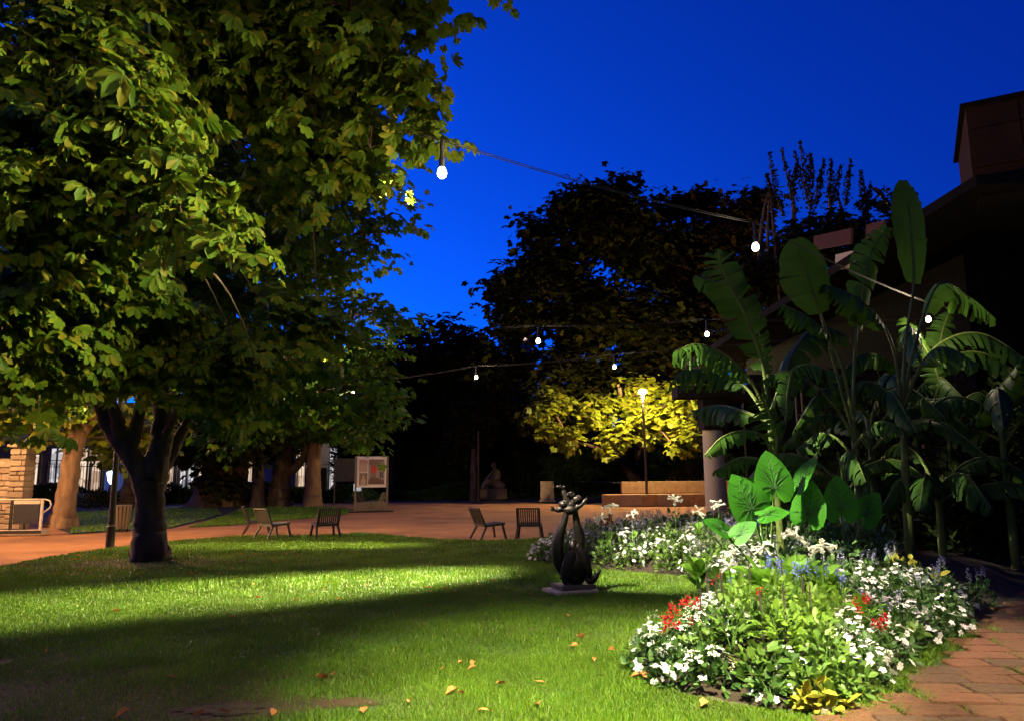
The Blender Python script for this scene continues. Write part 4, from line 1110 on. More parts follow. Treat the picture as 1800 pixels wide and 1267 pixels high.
tr = py_mesh('terrace', [(tx0 + .3, 39.05, .55), (13, 39.05, .55), (13.5, 41.6, .58), (5, 41.6, .58)], [(0, 1, 2, 3)], M['gravel'])
tag(link('terrace', tr), kind='structure')
tag(link('terrace_upper', py_mesh('terrace_upper', [(6, 42, 1.18), (13.5, 42, 1.18), (14, 50, 1.2), (4, 50, 1.2)], [(0, 1, 2, 3)], M['far_ground'])), kind='structure')

# ------------------------------------------------------------------ garden chairs
def make_chair(label, x, y, rz, pale):
    c = thing('garden_chair', label, 'chair', (x, y, 0), rz, 'low slatted garden chairs at the lawn edge')
    m_ = M['chair_pale' if pale else 'chair_dark']
    # sitter looks along +y; seat 0.40 high, backrest leaning to -y
    w = .30
    for s in (-1, 1):
        MB().bar((s * (w - .02), .30, .37), (s * (w + .03), .38, 0), .055, .045, (0, 1, 0)).build('leg', m_, c)
        MB().bar((s * (w - .02), -.16, .36), (s * (w + .03), -.36, 0), .055, .045, (0, 1, 0)).build('leg', m_, c)
        MB().bar((s * (w - .005), -.22, .345), (s * (w - .005), .36, .385), .035, .055).build('side_rail', m_, c)
        MB().bar((s * (w - .012), -.20, .345), (s * (w - .012), -.40, .80), .04, .05, (0, 1, .3)).build('back_post', m_, c)
    bk = MB().bar((-w, -.402, .80), (w, -.402, .80), .05, .035).build('top_rail', m_, c)
    MB().bar((-w, -.212, .36), (w, -.212, .36), .05, .06).build('low_rail', m_, c)
    for i in range(10):
        xx = -w + .055 + i * (2 * w - .11) / 9
        MB().bar((xx, -.222, .39), (xx, -.394, .785), .032, .016, (0, 1, .4)).build('back_slat', m_, c)
    for i in range(9):
        yy = -.16 + i * .066
        MB().bar((-w + .03, yy, .372 + i * .0045), (w - .03, yy, .372 + i * .0045), .048, .018).build('seat_slat', m_, c)
    return c
make_chair('leftmost garden chair, seen edge-on behind its neighbour', *(-7.61, 22.372), math.radians(-75), False)
make_chair('pale-backed garden chair turned right, in front of the leftmost one', *(-6.655, 20.868), math.radians(-38), True)
make_chair('dark garden chair facing the pale-backed one across a gap', *(-5.142, 20.711), math.radians(28), False)
make_chair('garden chair seen from its side on the edge of the square', *(-0.689, 20.067), math.radians(-62), False)
make_chair('garden chair with its open slatted back square to the viewer', *(0.419, 19.778), math.radians(-6), False)
make_chair('far garden chair glimpsed under the exhibition panel, right', -7.047, 39, math.radians(70), True)
make_chair('far garden chair glimpsed under the exhibition panel, left', -7.858, 39.5, math.radians(-60), False)

# ------------------------------------------------------------------ bronze sculpture
sx, sy = 0.85, 10.9
S = thing('bronze_sculpture', 'dark bronze sculpture of a rounded body raising a small figure on two limbs', 'sculpture', (sx, sy, 0), 0)
MB().box(-.38, .27, -.25, .24, 0, .055, .008).build('plinth', M['plinth'], S, rot=(0, 0, math.radians(22)))
MB().box(-.27, .255, -.20, .20, .055, .12, .008).build('upper_plinth', M['plinth_dark'], S, rot=(0, 0, math.radians(22)))
body = blobby('body', [('e', (.03, 0, .36), (.175, .17, .27)), ('e', (.02, 0, .20), (.15, .15, .12)), ('e', (.0, 0, .60), (.075, .10, .14)),
              ('t', [(-.12, .02, .22, .06), (-.20, .02, .42, .090), (-.222, .02, .62, .092), (-.175, .01, .82, .072), (-.115, 0, .98, .050), (-.08, 0, 1.12, .045)])], M['bronze'], S, .013, smooth_it=2)
blobby('raised_limb', [('t', [(.05, .06, .48, .06), (.11, .05, .64, .080), (.10, .04, .80, .076), (.065, .02, .95, .058), (.045, 0, 1.12, .045)])], M['bronze'], S, .012, smooth_it=2)
leafe = Matrix.Rotation(math.radians(-22), 3, 'Y')
blobby('petal_limb', [('e', (.145, -.11, .45), (.078, .045, .255), leafe)], M['bronze'], S, .012, smooth_it=2)
blobby('petal_limb', [('e', (-.075, -.13, .36), (.10, .045, .25), Matrix.Rotation(math.radians(14), 3, 'Y'))], M['bronze'], S, .012, smooth_it=2)
link('wedge', py_mesh('wedge', [(-.20, -.05, .18), (-.10, -.12, .20), (-.05, -.10, .68), (-.13, -.02, .50), (-.12, .08, .20)], [(0, 1, 2, 3), (1, 4, 2), (4, 0, 3), (4, 3, 2), (0, 4, 1)], M['bronze']), S)
blobby('foot', [('t', [(.15, -.05, .27, .035), (.225, -.06, .155, .045), (.285, -.07, .195, .05), (.37, -.07, .305, .026)]), ('e', (.235, -.06, .16), (.05, .045, .05))], M['bronze'], S, .010, smooth_it=2)
FIG = [('e', (-.02, 0, 1.15), (.115, .09, .075)), ('e', (-.015, 0, 1.22), (.07, .07, .07)),
       ('e', (-.125, 0, 1.225), (.075, .07, .06)), ('t', [(-.12, 0, 1.17, .042), (-.20, -.01, 1.15, .040), (-.255, -.01, 1.155, .024)]), ('t', [(-.25, -.01, 1.155, .022), (-.285, -.02, 1.18, .02), (-.30, -.02, 1.205, .012)]), ('t', [(-.25, -.01, 1.15, .02), (-.30, -.02, 1.15, .014)]),
       ('e', (.075, 0, 1.295), (.078, .07, .068)), ('t', [(.05, -.01, 1.18, .04), (.12, -.02, 1.21, .034), (.185, -.02, 1.275, .024)]), ('t', [(.18, -.02, 1.27, .024), (.215, -.02, 1.305, .02), (.215, -.03, 1.335, .012)]), ('t', [(.18, -.02, 1.27, .02), (.235, -.02, 1.29, .012)]),
       ('t', [(-.03, 0, 1.2, .06), (-.075, 0, 1.30, .052), (-.105, 0, 1.385, .040), (-.13, 0, 1.44, .026)]), ('t', [(-.13, 0, 1.44, .028), (-.165, -.02, 1.475, .024), (-.215, -.03, 1.485, .016)]), ('t', [(-.13, 0, 1.45, .02), (-.10, -.02, 1.49, .014)]), ('t', [(-.16, 0, 1.47, .016), (-.17, 0, 1.51, .011)])]
for k in range(5):
    a = .5 + k * .55
    FIG.append(('t', [(-.015, -.02, 1.33, .022), (-.015 + .05 * math.cos(a), -.04, 1.345 + .05 * math.sin(a), .018)]))
fig = blobby('raised_figure', FIG, M['bronze'], S, .0085, smooth_it=2)

# ------------------------------------------------------------------ pavilion on the right
L0 = (9.2, 14.2, 0)
pv = thing('pavilion', 'dark pavilion with a deep roof and red cladding at the right edge', 'building', L0)
def pbox(name, x0_, x1_, y0_, y1_, z0_, z1_, mt, bev=0, parent=None):
    return MB().box(x0_ - L0[0], x1_ - L0[0], y0_ - L0[1], y1_ - L0[1], z0_, z1_, bev).build(name, M[mt], parent or pv)
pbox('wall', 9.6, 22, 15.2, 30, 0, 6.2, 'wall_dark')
# eaves and roof: slopes up to the right and back
link('roof', py_mesh('roof', [tuple(np.array(q) - L0) for q in [(7.4, 16.2, 6.35), (9.0, 13.6, 7.3), (24, 12.0, 7.4), (24, 32, 7.4), (7.4, 32, 6.35), (12.5, 19, 9.0), (24, 19, 9.4), (12.5, 28, 9.0),
      (7.4, 16.2, 6.15), (9.0, 13.6, 7.1), (24, 12.0, 7.2), (24, 32, 7.2), (7.4, 32, 6.15)]],
     [(0, 1, 5), (1, 2, 6, 5), (0, 5, 7, 4), (5, 6, 3, 7), (7, 3, 4), (8, 12, 11, 10, 9), (0, 8, 9, 1), (1, 9, 10, 2), (4, 12, 8, 0), (2, 10, 11, 3), (3, 11, 12, 4)], M['roof_dark']), pv)
# red clad roof tower
tw_ = MB()
c0, c1 = np.array([9.22, 14.05]), np.array([13.2, 11.9])
dv = (c1 - c0) / np.linalg.norm(c1 - c0); nv_ = np.array([-dv[1], dv[0]])
def quadbox(a0, a1, b0, b1, z0_, z1_):
    q = [c0 + dv * a + nv_ * b_ for a, b_ in ((a0, b0), (a1, b0), (a1, b1), (a0, b1))]
    vs_ = [(p[0] - L0[0], p[1] - L0[1], z) for z in (z0_, z1_) for p in q]
    return MB().add(vs_, [(3, 2, 1, 0), (4, 5, 6, 7), (0, 1, 5, 4), (1, 2, 6, 5), (2, 3, 7, 6), (3, 0, 4, 7)])
tcore = quadbox(.02, 4.5, .03, 3.0, 7.45, 8.93).build('tower', M['tower_clad'], pv)
for i in range(5):
    for j, (z0_, z1_) in enumerate(((7.62, 8.42), (8.44, 8.86))):
        quadbox(.0 + i * .9 + .012, .9 + i * .9 - .012, -.02, .03, z0_, z1_).build('cladding_panel', M['tower_clad'], tcore)
quadbox(-.08, 4.6, -.08, 3.1, 8.93, 8.99).build('coping', M['roof_dark'], pv)
quadbox(.1, 4.5, .0, 3.0, 7.0, 7.45).build('tower_foot', M['roof_dark'], pv)
# red eaves boards and pale wall strip glimpsed between the banana leaves
MB().bar(tuple(np.array((7.236, 17, 7.037)) - L0), tuple(np.array((7.474, 15.6, 6.754)) - L0), .06, .34).build('eaves_board', M['fascia'], pv)
MB().bar(tuple(np.array((7.705, 15.4, 6.775)) - L0), tuple(np.array((7.792, 14.8, 6.67)) - L0), .06, .30).build('eaves_board', M['fascia'], pv)
MB().bar(tuple(np.array((7.443, 16.4, 6.383)) - L0), tuple(np.array((7.627, 15.9, 6.327)) - L0), .06, .36).build('wall_strip', M['column'], pv)
# porch: round columns carrying dark beams
cx, cy_ = (5.395, 20, 2.127)[0], 20.0
for (x, y, nm) in ((cx, cy_, 0), (cx + 4.6, cy_ - .6, 1), (cx + 9, cy_ - 1.2, 2)):
    MB().lathe([(.30, 0), (.30, .04), (.285, .06), (.275, 2.78), (.275, 2.80)], 28).build('column', M['column'], pv, (x - L0[0], y - L0[1], 0), smooth=False)
    MB().box(x - L0[0] - .30, x - L0[0] + .34, y - L0[1] - .3, y - L0[1] + .3, 2.802, 3.66).build('column_head', M['wood_dark'], pv)
pbox('beam', 4.4, 17, 19.6, 20.3, 3.662, 3.98, 'wood_dark')
pbox('beam', 4.55, 17, 18.9, 19.4, 3.99, 4.16, 'wood_dark')
pbox('porch_roof', 7.2, 17, 19.2, 27, 4.18, 4.35, 'roof_dark')
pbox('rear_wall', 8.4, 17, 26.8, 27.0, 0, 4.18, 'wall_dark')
# timber screen with reddish posts behind the plants
for k in range(14):
    x = 9.4 + k * .30
    pbox('screen_post', x, x + .11, 17.0, 17.1, .1, 2.6 + .12 * math.sin(k * 2.1), 'fascia')
pbox('screen_rail', 9.2, 13.8, 17.12, 17.17, 1.3, 1.42, 'wood_dark')
tb_ = thing('garden_table', 'small grey table in the dark beside the pavilion', 'table', (8.5, 14.6, 0), .2)
MB().box(-.55, .55, -.4, .4, .70, .735, .008).build('table_top', M['table_top'], tb_)
for (x, y) in ((-.48, -.33), (.48, -.33), (.48, .33), (-.48, .33)):
    MB().bar((x, y, 0), (x * .95, y * .95, .70), .04, .04, (1, 0, 0)).build('leg', M['metal_dark'], tb_)

# added flood lights, their real source unknown; they make the lit pools
def flood(label, loc, target, power, half, blend=.5, col=WARM, mast=False):
    root = thing('added_flood_light', label, 'lamp', loc)
    v = (Vector(target) - Vector(loc)).normalized()
    h = MB(); h.bar(tuple(-v * .10), tuple(v * .06), .15, .11).build('housing', M['metal_dark'], root)
    g_ = MB(); g_.bar(tuple(v * .061), tuple(v * .066), .12, .08).build('lens', M['added_flood_lens'], root)
    MB().bar((0, 0, .02), (0, 0, .35), .03, .03, (1, 0, 0)).build('bracket', M['metal_dark'], root)
    if mast: MB().tube([(.06, .10, -loc[2]), (.06, .10, .36)], [.04, .03], 8).build('mast', M['metal_dark'], root)  # mast made up to carry the added lamp
    spot('added_flood_beam', tuple(v * .09), tuple(v * 5), power, half, blend, col, .22 if mast else .06, root)
    return root

# ------------------------------------------------------------------ strings of bulbs
def string_light(label, anchors, bulbs, powers, sag=.18):
    """anchors and bulbs in world metres; the cable runs through every bulb's hook"""
    root = thing('string_light', label, 'string light', anchors[0])
    L_ = Vector(anchors[0])
    hooks = [Vector(anchors[0])] + [Vector(b) + Vector((0, 0, .32)) for b in bulbs] + [Vector(anchors[-1])]
    pts = []
    for a, b_ in zip(hooks[:-1], hooks[1:]):
        for t in np.linspace(0, 1, 12, endpoint=False):
            p = a.lerp(b_, t); p.z -= sag * .35 * 4 * t * (1 - t)
            pts.append(tuple(p - L_))
    pts.append(tuple(hooks[-1] - L_))
    MB().tube(pts, .0055, 5).build('cable', M['metal_dark'], root)
    MB().tube([(x, y + .02, z + .028) for x, y, z in pts], .0035, 5).build('support_wire', M['metal_dark'], root)
    for b_, pw in zip(bulbs, powers):
        q = Vector(b_) - L_
        hd = MB().lathe([(.014, .325), (.022, .30), (.022, .16), (.03, .14), (.03, .06), (.026, .055)], 10).build('lamp_holder', M['metal_dark'], root, tuple(q))
        gl = MB().lathe([(.020, .06), (.026, .05), (.038, .028), (.044, .002), (.040, -.024), (.026, -.042), (.006, -.049)], 14).build('bulb', M['bulb'], root, tuple(q), smooth=True)
        point('bulb_light', (q.x, q.y, q.z - .15), pw, WARM, .05, root)
    return root
string_light('nearest string of bulbs running from the chestnut to the pavilion', [(-3.578, 9.5, 6.993), (9.4, 14.6, 4.9)], [(-0.633, 6.5, 4.412), (3.082, 9, 4.457), (7.529, 13.1, 4.355)], [90, 12, 90])
string_light('middle string of bulbs passing behind the banana plants', [(-14, 15.5, 4.9), (9.6, 15.6, 4.9)], [(-8.705, 15.5, 4.439), (-3.908, 15.5, 4.433), (0.55, 15.2, 4.401), (4.083, 15.2, 4.515)], [60, 260, 60, 25])
string_light('farthest string of bulbs above the square', [(-9, 25, 4.9), (9.8, 16.0, 4.9)], [(-4.989, 23, 4.238), (-1.021, 20.8, 4.397), (2.628, 18.8, 4.367)], [300, 60, 60])
string_light('assumed string of bulbs crossing above the camera, out of view', [(-5.5, 2.5, 4.9), (9.5, 6.0, 5.0)], [(-2.2, 2.2, 4.55), (1.6, 3.0, 4.45), (5.0, 4.2, 4.5)], [90, 70, 12])  # unseen bulbs added to light near leaves, lawn and bed; source assumed
for a in [  # unseen lamps added to brighten lawn, bed, bananas and near branches
 ('added flood light on a mast behind the banana plants aimed low across the lawn', (6.6, 17.2, 4.0), (-3.2, 11.6, 0), 95000, 9.2, 1.0, (1.0, .9, .5), True),
 ('added flood light on a second mast behind the banana plants aimed at the far lawn', (6.9, 17.6, 4.0), (-5.0, 18.3, 0), 30000, 6, .8, (1.0, .86, .42), True),
 ('added flood light hidden in the chestnut crown aimed at the front of the bed', (-1.95, 8.3, 5.5), (2.6, 7.5, .3), 8500, 18, .7, (1.0, .9, .66)),
 ('added flood light hidden in the chestnut crown aimed at the elephant ears', (-1.8, 8.75, 5.55), (2.9, 9.5, 1.3), 14000, 9, .7, (1.0, .9, .66)),
 ('added flood light hidden in the chestnut crown aimed at the leftmost banana leaves', (-2.3, 9.3, 5.5), (2.95, 11.0, 3.1), 11000, 5.5, .8, (1.0, .92, .7)),
 ('added flood light hidden in the chestnut crown aimed at the sculpture and far strip', (-2.1, 9.0, 5.7), (2.5, 12.3, .5), 16000, 15, .7, (1.0, .9, .66)),
 ('added flood light over the camera aimed down at the near lawn', (1.4, 2.6, 5.2), (1.1, 5.4, 0), 10500, 29, .8, (1.0, .92, .55)),
 ('added flood light over the slab path aimed down at the right side of the bed', (4.9, 5.0, 5.2), (3.6, 7.0, .2), 2400, 24, .7, (1.0, .86, .6)),
 ('added flood light over the slab path aimed at the nearest chestnut branches', (4.9, 4.6, 5.0), (-2.6, 5.7, 4.0), 9000, 14, .8, (1.0, .92, .55)),
]: flood(*a)
# ------------------------------------------------------------------ banana plants
def banana_leaf(root, L_, path, half, nrm, t0=.25, droop=.35, tear=.5, seed=0, rib=.022, name='leaf'):
    """path: rows (x,y,z) along stalk and midrib; torn blade strips on both sides"""
    r = random.Random(seed)
    p = smooth_path([(*q, 0) for q in path], 12)[:, :3] - np.array(L_)
    n = len(p)
    tt = np.linspace(0, 1, n)
    T = norm(np.gradient(p, axis=0))
    N_ = norm(np.broadcast_to(np.array(nrm, float), T.shape) - T * (T @ np.array(nrm, float))[:, None])
    Sd = np.cross(T, N_)
    k0 = int(t0 * n)
    vs, fs = [], []
    for sgn in (-1, 1):
        i = k0
        while i < n - 1:
            ch = max(1, int(r.uniform(1, 3) / max(.18, tear)))
            j = min(n - 1, i + ch)
            fold = r.uniform(-.25, .35) * tear; back = r.uniform(-.06, .10) * tear; drp = droop * r.uniform(.7, 1.3) + abs(fold) * .3
            base = len(vs)
            for q in range(i, j + 1):
                u = (tt[q] - t0) / (1 - t0)
                w = half * (max(0.02, math.sin(PI * min(1, u * .92 + .06))) ** .55) * r.uniform(.93, 1.05)
                shrink = 0.0
                if tear > .3: shrink = (.012 if q == i else (-.012 if q == j else 0))
                for k, fr in enumerate((0, .35, .7, 1.0)):
                    lat = w * fr
                    pos = p[q] + Sd[q] * (sgn * lat * math.cos(drp * fr)) - N_[q] * (lat * math.sin(drp * fr + fold * fr)) + T[q] * (lat * .28 + back * fr + shrink * fr) + N_[q] * .012 * math.sin(q * 2.4) * fr
                    pos = pos + np.array([0, 0, -1.0]) * (lat * droop * .5 * fr)
                    vs.append(pos)
            m_ = j - i + 1
            for a_ in range(m_ - 1):
                for k in range(3):
                    c_ = base + a_ * 4 + k
                    fs.append((c_, c_ + 1, c_ + 5, c_ + 4))
            i = j
    lf = link(name, np_mesh(name, np.array(vs), np.array(fs), M['leaf_banana'], True), root)
    v, f = tube_arr(p, np.linspace(rib * 1.5, rib * .35, n), 6)
    link('midrib', np_mesh('midrib', v, f, M['stalk'], True), lf)
    return lf
def banana(label, base, stem_top, stem_r, leaves, seed):
    root = thing('banana_plant', label, 'plant', (*base, .2), 0, 'banana plants behind the flower bed')
    L_ = (*base, .2)
    top = np.array(stem_top) - np.array(L_)
    p = smooth_path([(0, 0, -.1, stem_r * 1.15), (top[0] * .3, top[1] * .3, top[2] * .4, stem_r), (*top, stem_r * .6)], 8)
    v, f = tube_arr(p[:, :3], p[:, 3], 12)
    link('pseudostem', np_mesh('pseudostem', v, f, M['stalk'], True), root)
    for k, (path, half, nrm, t0, dr, te) in enumerate(leaves):
        banana_leaf(root, L_, path, half, nrm, t0, dr, te, seed + k)
    return root
CAMN, UPN = (0, -1, .25), (0, -.25, 1)
banana('leftmost banana plant with torn pale leaves arching over the column', (4.034, 11.3), (3.912, 11.3, 2.647), .065, [
    ([(3.921, 11.3, 2.516), (3.865, 11.3, 3.307), (3.627, 11.2, 4.006), (3.285, 11.1, 4.724), (3.202, 11.05, 5.074)], .34, (-.35, -1, .1), .22, .35, .9),
    ([(3.924, 11.3, 2.559), (3.989, 11.5, 3.517), (3.82, 11.6, 4.229), (3.418, 11.5, 4.582), (2.919, 11.4, 4.746)], .34, (.1, -.8, .7), .38, .5, .3),
    ([(3.904, 11.3, 2.516), (3.609, 11.1, 3.019), (3.184, 10.9, 3.382), (2.717, 10.7, 3.523), (2.364, 10.6, 3.4)], .30, UPN, .30, .9, .95),
    ([(3.901, 11.3, 2.473), (3.676, 11.6, 2.991), (3.341, 11.9, 3.262), (2.865, 12.1, 3.341), (2.643, 12.2, 3.147)], .28, UPN, .25, .8, .9),
    ([(3.921, 11.3, 2.516), (4.265, 11.6, 3.076), (4.683, 12.0, 3.689), (5.208, 12.3, 4.079), (5.77, 12.5, 3.964)], .34, UPN, .25, .7, .6),
    ([(3.901, 11.3, 2.473), (4.135, 11.0, 3.088), (4.365, 10.8, 3.228), (4.731, 10.7, 3.084)], .26, UPN, .3, .7, .8),
    ([(3.933, 11.4, 2.436), (3.69, 12, 2.666), (3.49, 12.6, 2.798), (3.145, 13.0, 2.738)], .26, UPN, .2, .9, .8)], 100)
banana('young banana plant with a bright torn leaf above the elephant ears', (3.664, 10.35), (3.608, 10.3, 1.967), .06, [
    ([(3.611, 10.3, 1.772), (3.639, 10.25, 2.121), (3.525, 10.15, 2.467), (3.413, 10.05, 2.716)], .30, (.15, -1, .3), .18, .45, .95),
    ([(3.598, 10.3, 1.811), (3.466, 10.2, 2.12), (3.135, 10.0, 2.212), (2.768, 9.8, 2.121), (2.491, 9.7, 1.883)], .15, UPN, .35, .8, .7),
    ([(3.608, 10.3, 1.718), (3.509, 10.5, 1.831), (3.221, 10.6, 1.86), (2.848, 10.6, 1.679)], .16, UPN, .3, .8, .9),
    ([(3.619, 10.3, 1.889), (3.862, 10.5, 2.332), (3.998, 10.7, 2.798), (4.163, 10.9, 3.159)], .16, CAMN, .4, .3, .5)], 130)
banana('middle banana plant with long arching stalks and an upright dark leaf', (5.454, 11.85), (5.426, 11.8, 2.634), .065, [
    ([(5.434, 11.8, 2.271), (5.284, 11.8, 2.909), (5.01, 11.7, 4.1), (4.786, 11.6, 4.737), (4.607, 11.5, 5.373)], .40, (-.2, -1, .15), .52, .2, .15),
    ([(5.409, 11.8, 2.181), (5.088, 11.6, 2.664), (4.632, 11.4, 3.03), (4.215, 11.2, 3.184), (3.748, 11.0, 3.022)], .24, UPN, .4, .8, .9),
    ([(5.426, 11.8, 2.407), (5.285, 11.7, 3.263), (4.953, 11.5, 3.828), (4.576, 11.3, 4.064), (4.196, 11.2, 4.226)], .24, UPN, .45, .7, .8),
    ([(5.43, 11.8, 2.452), (5.521, 11.8, 3.368), (5.766, 12.0, 4.35), (6.128, 12.2, 5.286), (6.568, 12.4, 5.856)], .30, (.3, -1, .3), .4, .3, .7),
    ([(5.394, 11.8, 2.002), (5.502, 11.6, 2.259), (5.634, 11.3, 2.414), (5.771, 11.0, 2.29)], .24, UPN, .3, .8, .8),
    ([(5.387, 11.8, 1.913), (5.181, 11.9, 2.188), (4.996, 12.1, 2.273), (4.684, 12.3, 2.025)], .24, UPN, .3, .8, .8)], 160)
banana('tallest banana plant whose pointed leaf stands dark against the sky', (6.277, 12.05), (6.347, 12.0, 2.828), .07, [
    ([(6.331, 12, 2.643), (6.487, 12, 3.768), (6.707, 12, 4.73), (6.749, 12, 5.817), (6.699, 12, 6.545)], .30, (.1, -1, .1), .50, .15, .1),
    ([(6.331, 12, 2.643), (6.231, 11.9, 3.564), (5.978, 11.8, 4.113), (5.497, 11.6, 4.448), (5.01, 11.5, 4.614)], .34, UPN, .4, .6, .5),
    ([(6.335, 12, 2.689), (6.712, 12.1, 3.784), (7.302, 12.3, 4.803), (7.893, 12.5, 4.647), (8.409, 12.6, 4.262)], .34, UPN, .35, .7, .8),
    ([(6.327, 12, 2.597), (6.602, 11.8, 3.358), (6.818, 11.5, 3.583), (7.136, 11.2, 3.264)], .34, UPN, .3, .7, .6),
    ([(6.322, 12, 2.551), (6.115, 12, 2.924), (5.855, 12.2, 3.138), (5.449, 12.4, 2.877)], .3, UPN, .3, .7, .7)], 190)
banana('rightmost banana plant with leaves glowing under a bulb', (7.697, 13.2), (7.771, 13.2, 2.482), .06, [
    ([(7.756, 13.2, 2.33), (7.694, 13.2, 3.042), (7.648, 13.3, 3.573), (7.463, 13.4, 4.12), (7.316, 13.5, 4.463)], .34, (.2, -1, .5), .25, .4, .7),
    ([(7.756, 13.2, 2.33), (7.911, 13.5, 2.969), (7.985, 13.7, 3.63), (8.209, 13.9, 4.208), (8.482, 14, 4.728)], .3, CAMN, .3, .4, .8),
    ([(7.751, 13.2, 2.28), (7.498, 13.0, 2.72), (7.241, 12.9, 2.913), (6.898, 12.8, 2.787)], .2, UPN, .25, .7, .8),
    ([(7.751, 13.2, 2.28), (8.03, 13.2, 2.835), (8.42, 13.3, 3.047), (8.771, 13.4, 2.847)], .22, UPN, .25, .7, .8),
    ([(7.746, 13.2, 2.23), (7.891, 12.7, 2.495), (8.006, 12.2, 2.929), (8.16, 11.8, 3.344)], .3, UPN, .3, .6, .7)], 220)

# dark tangle of further bananas and climbing shrubs that hides the pavilion
rb = random.Random(77)
def wild_banana(label, x, y, h, n, seed):
    r = random.Random(seed)
    lv = []
    for k in range(n):
        a = k * 2.4 + r.uniform(-.4, .4); ln = r.uniform(1.2, 2.1); up = r.uniform(.3, 1.0)
        dx, dy = math.cos(a), math.sin(a)
        b_ = (x, y, h * r.uniform(.75, 1.0))
        path = [b_, (x + dx * ln * .25, y + dy * ln * .25, b_[2] + ln * .38 * up), (x + dx * ln * .6, y + dy * ln * .6, b_[2] + ln * .45 * up), (x + dx * ln, y + dy * ln, b_[2] + ln * (.45 * up - .35))]
        lv.append((path, r.uniform(.18, .30), (0, -.2, 1), .22, r.uniform(.5, 1.0), r.uniform(.6, 1.0)))
    return banana(label, (x, y), (x, y, h), .06, lv, seed)
wild_banana('dark banana plant crowded behind the middle one', 6.2, 12.9, 2.6, 8, 301)
wild_banana('short dark banana plant left of the tallest one', 5.5, 12.6, 1.5, 7, 302)
wild_banana('dark banana plant at the right behind the bulb', 7.6, 14.0, 3.4, 8, 303)
wild_banana('low dark banana plant at the right edge of the bed', 7.0, 12.4, 1.4, 8, 304)
wild_banana('banana plant hanging in the shade at the right edge', 8.1, 12.3, 2.6, 8, 306)
for k, (x, y, z, rx, h, lab) in enumerate([(6.6, 14.6, 0, 1.2, 3.6, 'tall dark climbing shrub behind the middle banana plants'), (8.3, 14.9, 0, 1.1, 4.6, 'tall dark climbing shrub against the pavilion front'), (7.9, 13.3, 0, .9, 2.0, 'dark bush under the rightmost banana plant'),
                                           (9.0, 13.4, 0, .9, 3.4, 'dark climbing shrub at the right edge')]):
    rt, _ = dome('climbing_shrub', lab, 'shrub', x, y, z, rx, rx * .7, h, 1500, .2, 'leaf_hedge', 330 + k, lo=.3)
    stems_part(rt, 8, rx, rx, h, 'bark', 340 + k, .014)

# ------------------------------------------------------------------ elephant ears
def ear_mesh(seed):
    r = random.Random(seed)
    half = [(0, 1.0), (.16, .86), (.34, .62), (.46, .34), (.50, .05), (.45, -.20), (.33, -.36), (.18, -.38), (.05, -.22), (0, -.04)]
    out = half + [(-x, y) for x, y in half[-2:0:-1]]
    n = len(out)
    vs = [(0, 0, 0)]
    for fr in (.35, .7, 1.0):
        for i, (x, y) in enumerate(out):
            rr = math.hypot(x, y)
            vs.append((x * fr, y * fr, -.10 * (rr * fr) ** 2 + .025 * fr * math.sin(i * 2.1 + seed) + .10 * abs(x) * fr))
    fs = []
    for i in range(n):
        j = (i + 1) % n
        fs.append((0, 1 + i, 1 + j))
    f4 = []
    for q in range(2):
        for i in range(n):
            j = (i + 1) % n
            f4.append((1 + q * n + i, 1 + (q + 1) * n + i, 1 + (q + 1) * n + j, 1 + q * n + j))
    me = py_mesh('leaf', vs, fs + f4, M['leaf_ear'], True)
    vb = MB()
    def surf_z(x, y): return -.10 * (x * x + y * y) + .10 * abs(x) + .002
    for (tx, ty) in [(0, .97), (.30, .62), (-.30, .62), (.43, .30), (-.43, .30), (.46, 0), (-.46, 0), (.36, -.26), (-.36, -.26), (.15, -.32), (-.15, -.32)]:
        pts = [(tx * t, ty * t + (.06 * math.sin(PI * t) if tx else 0), surf_z(tx * t, ty * t) + .004) for t in np.linspace(0, 1, 6)]
        vb.tube(pts, list(np.linspace(.013, .004, 6)), 5, False)
    for k in range(1, 5):
        y = .16 * k
        for s in (-1, 1):
            pts = [(s * .42 * (1 - y * .8) * t, y + .22 * t, surf_z(.4 * t, y + .2 * t) + .004) for t in np.linspace(0, .9, 5)]
            vb.tube(pts, list(np.linspace(.008, .003, 5)), 4, False)
    mv = py_mesh('veins', vb.v, vb.f, M['vein'])
    return me, mv
EARS = [ear_mesh(s) for s in range(3)]
def ear_plant(label, base, leaves):
    root = thing('elephant_ear', label, 'plant', (*base, .22), 0, 'elephant ear plants in the bed')
    Lv = Vector((*base, .22))
    for k, (pos, size, tip, nrm) in enumerate(leaves):
        pos = Vector(pos) - Lv
        t = Vector(tip).normalized(); n_ = Vector(nrm); n_ = (n_ - t * n_.dot(t)).normalized(); x = t.cross(n_)
        me, mv = EARS[k % 3]
        o = link('leaf', me, root)
        o.matrix_local = Matrix([[x[i] * size, t[i] * size, n_[i] * size, pos[i]] for i in range(3)] + [[0, 0, 0, 1]])
        link('veins', mv, o)
        s = MB(); s.tube([(0, 0, -.05), tuple(pos * .5 + Vector((0, 0, .08)) - n_ * .08), tuple(pos - n_ * .01)], [.022, .016, .010], 6, False); s.build('stalk', M['stalk_green'], root, smooth=True)
    return root
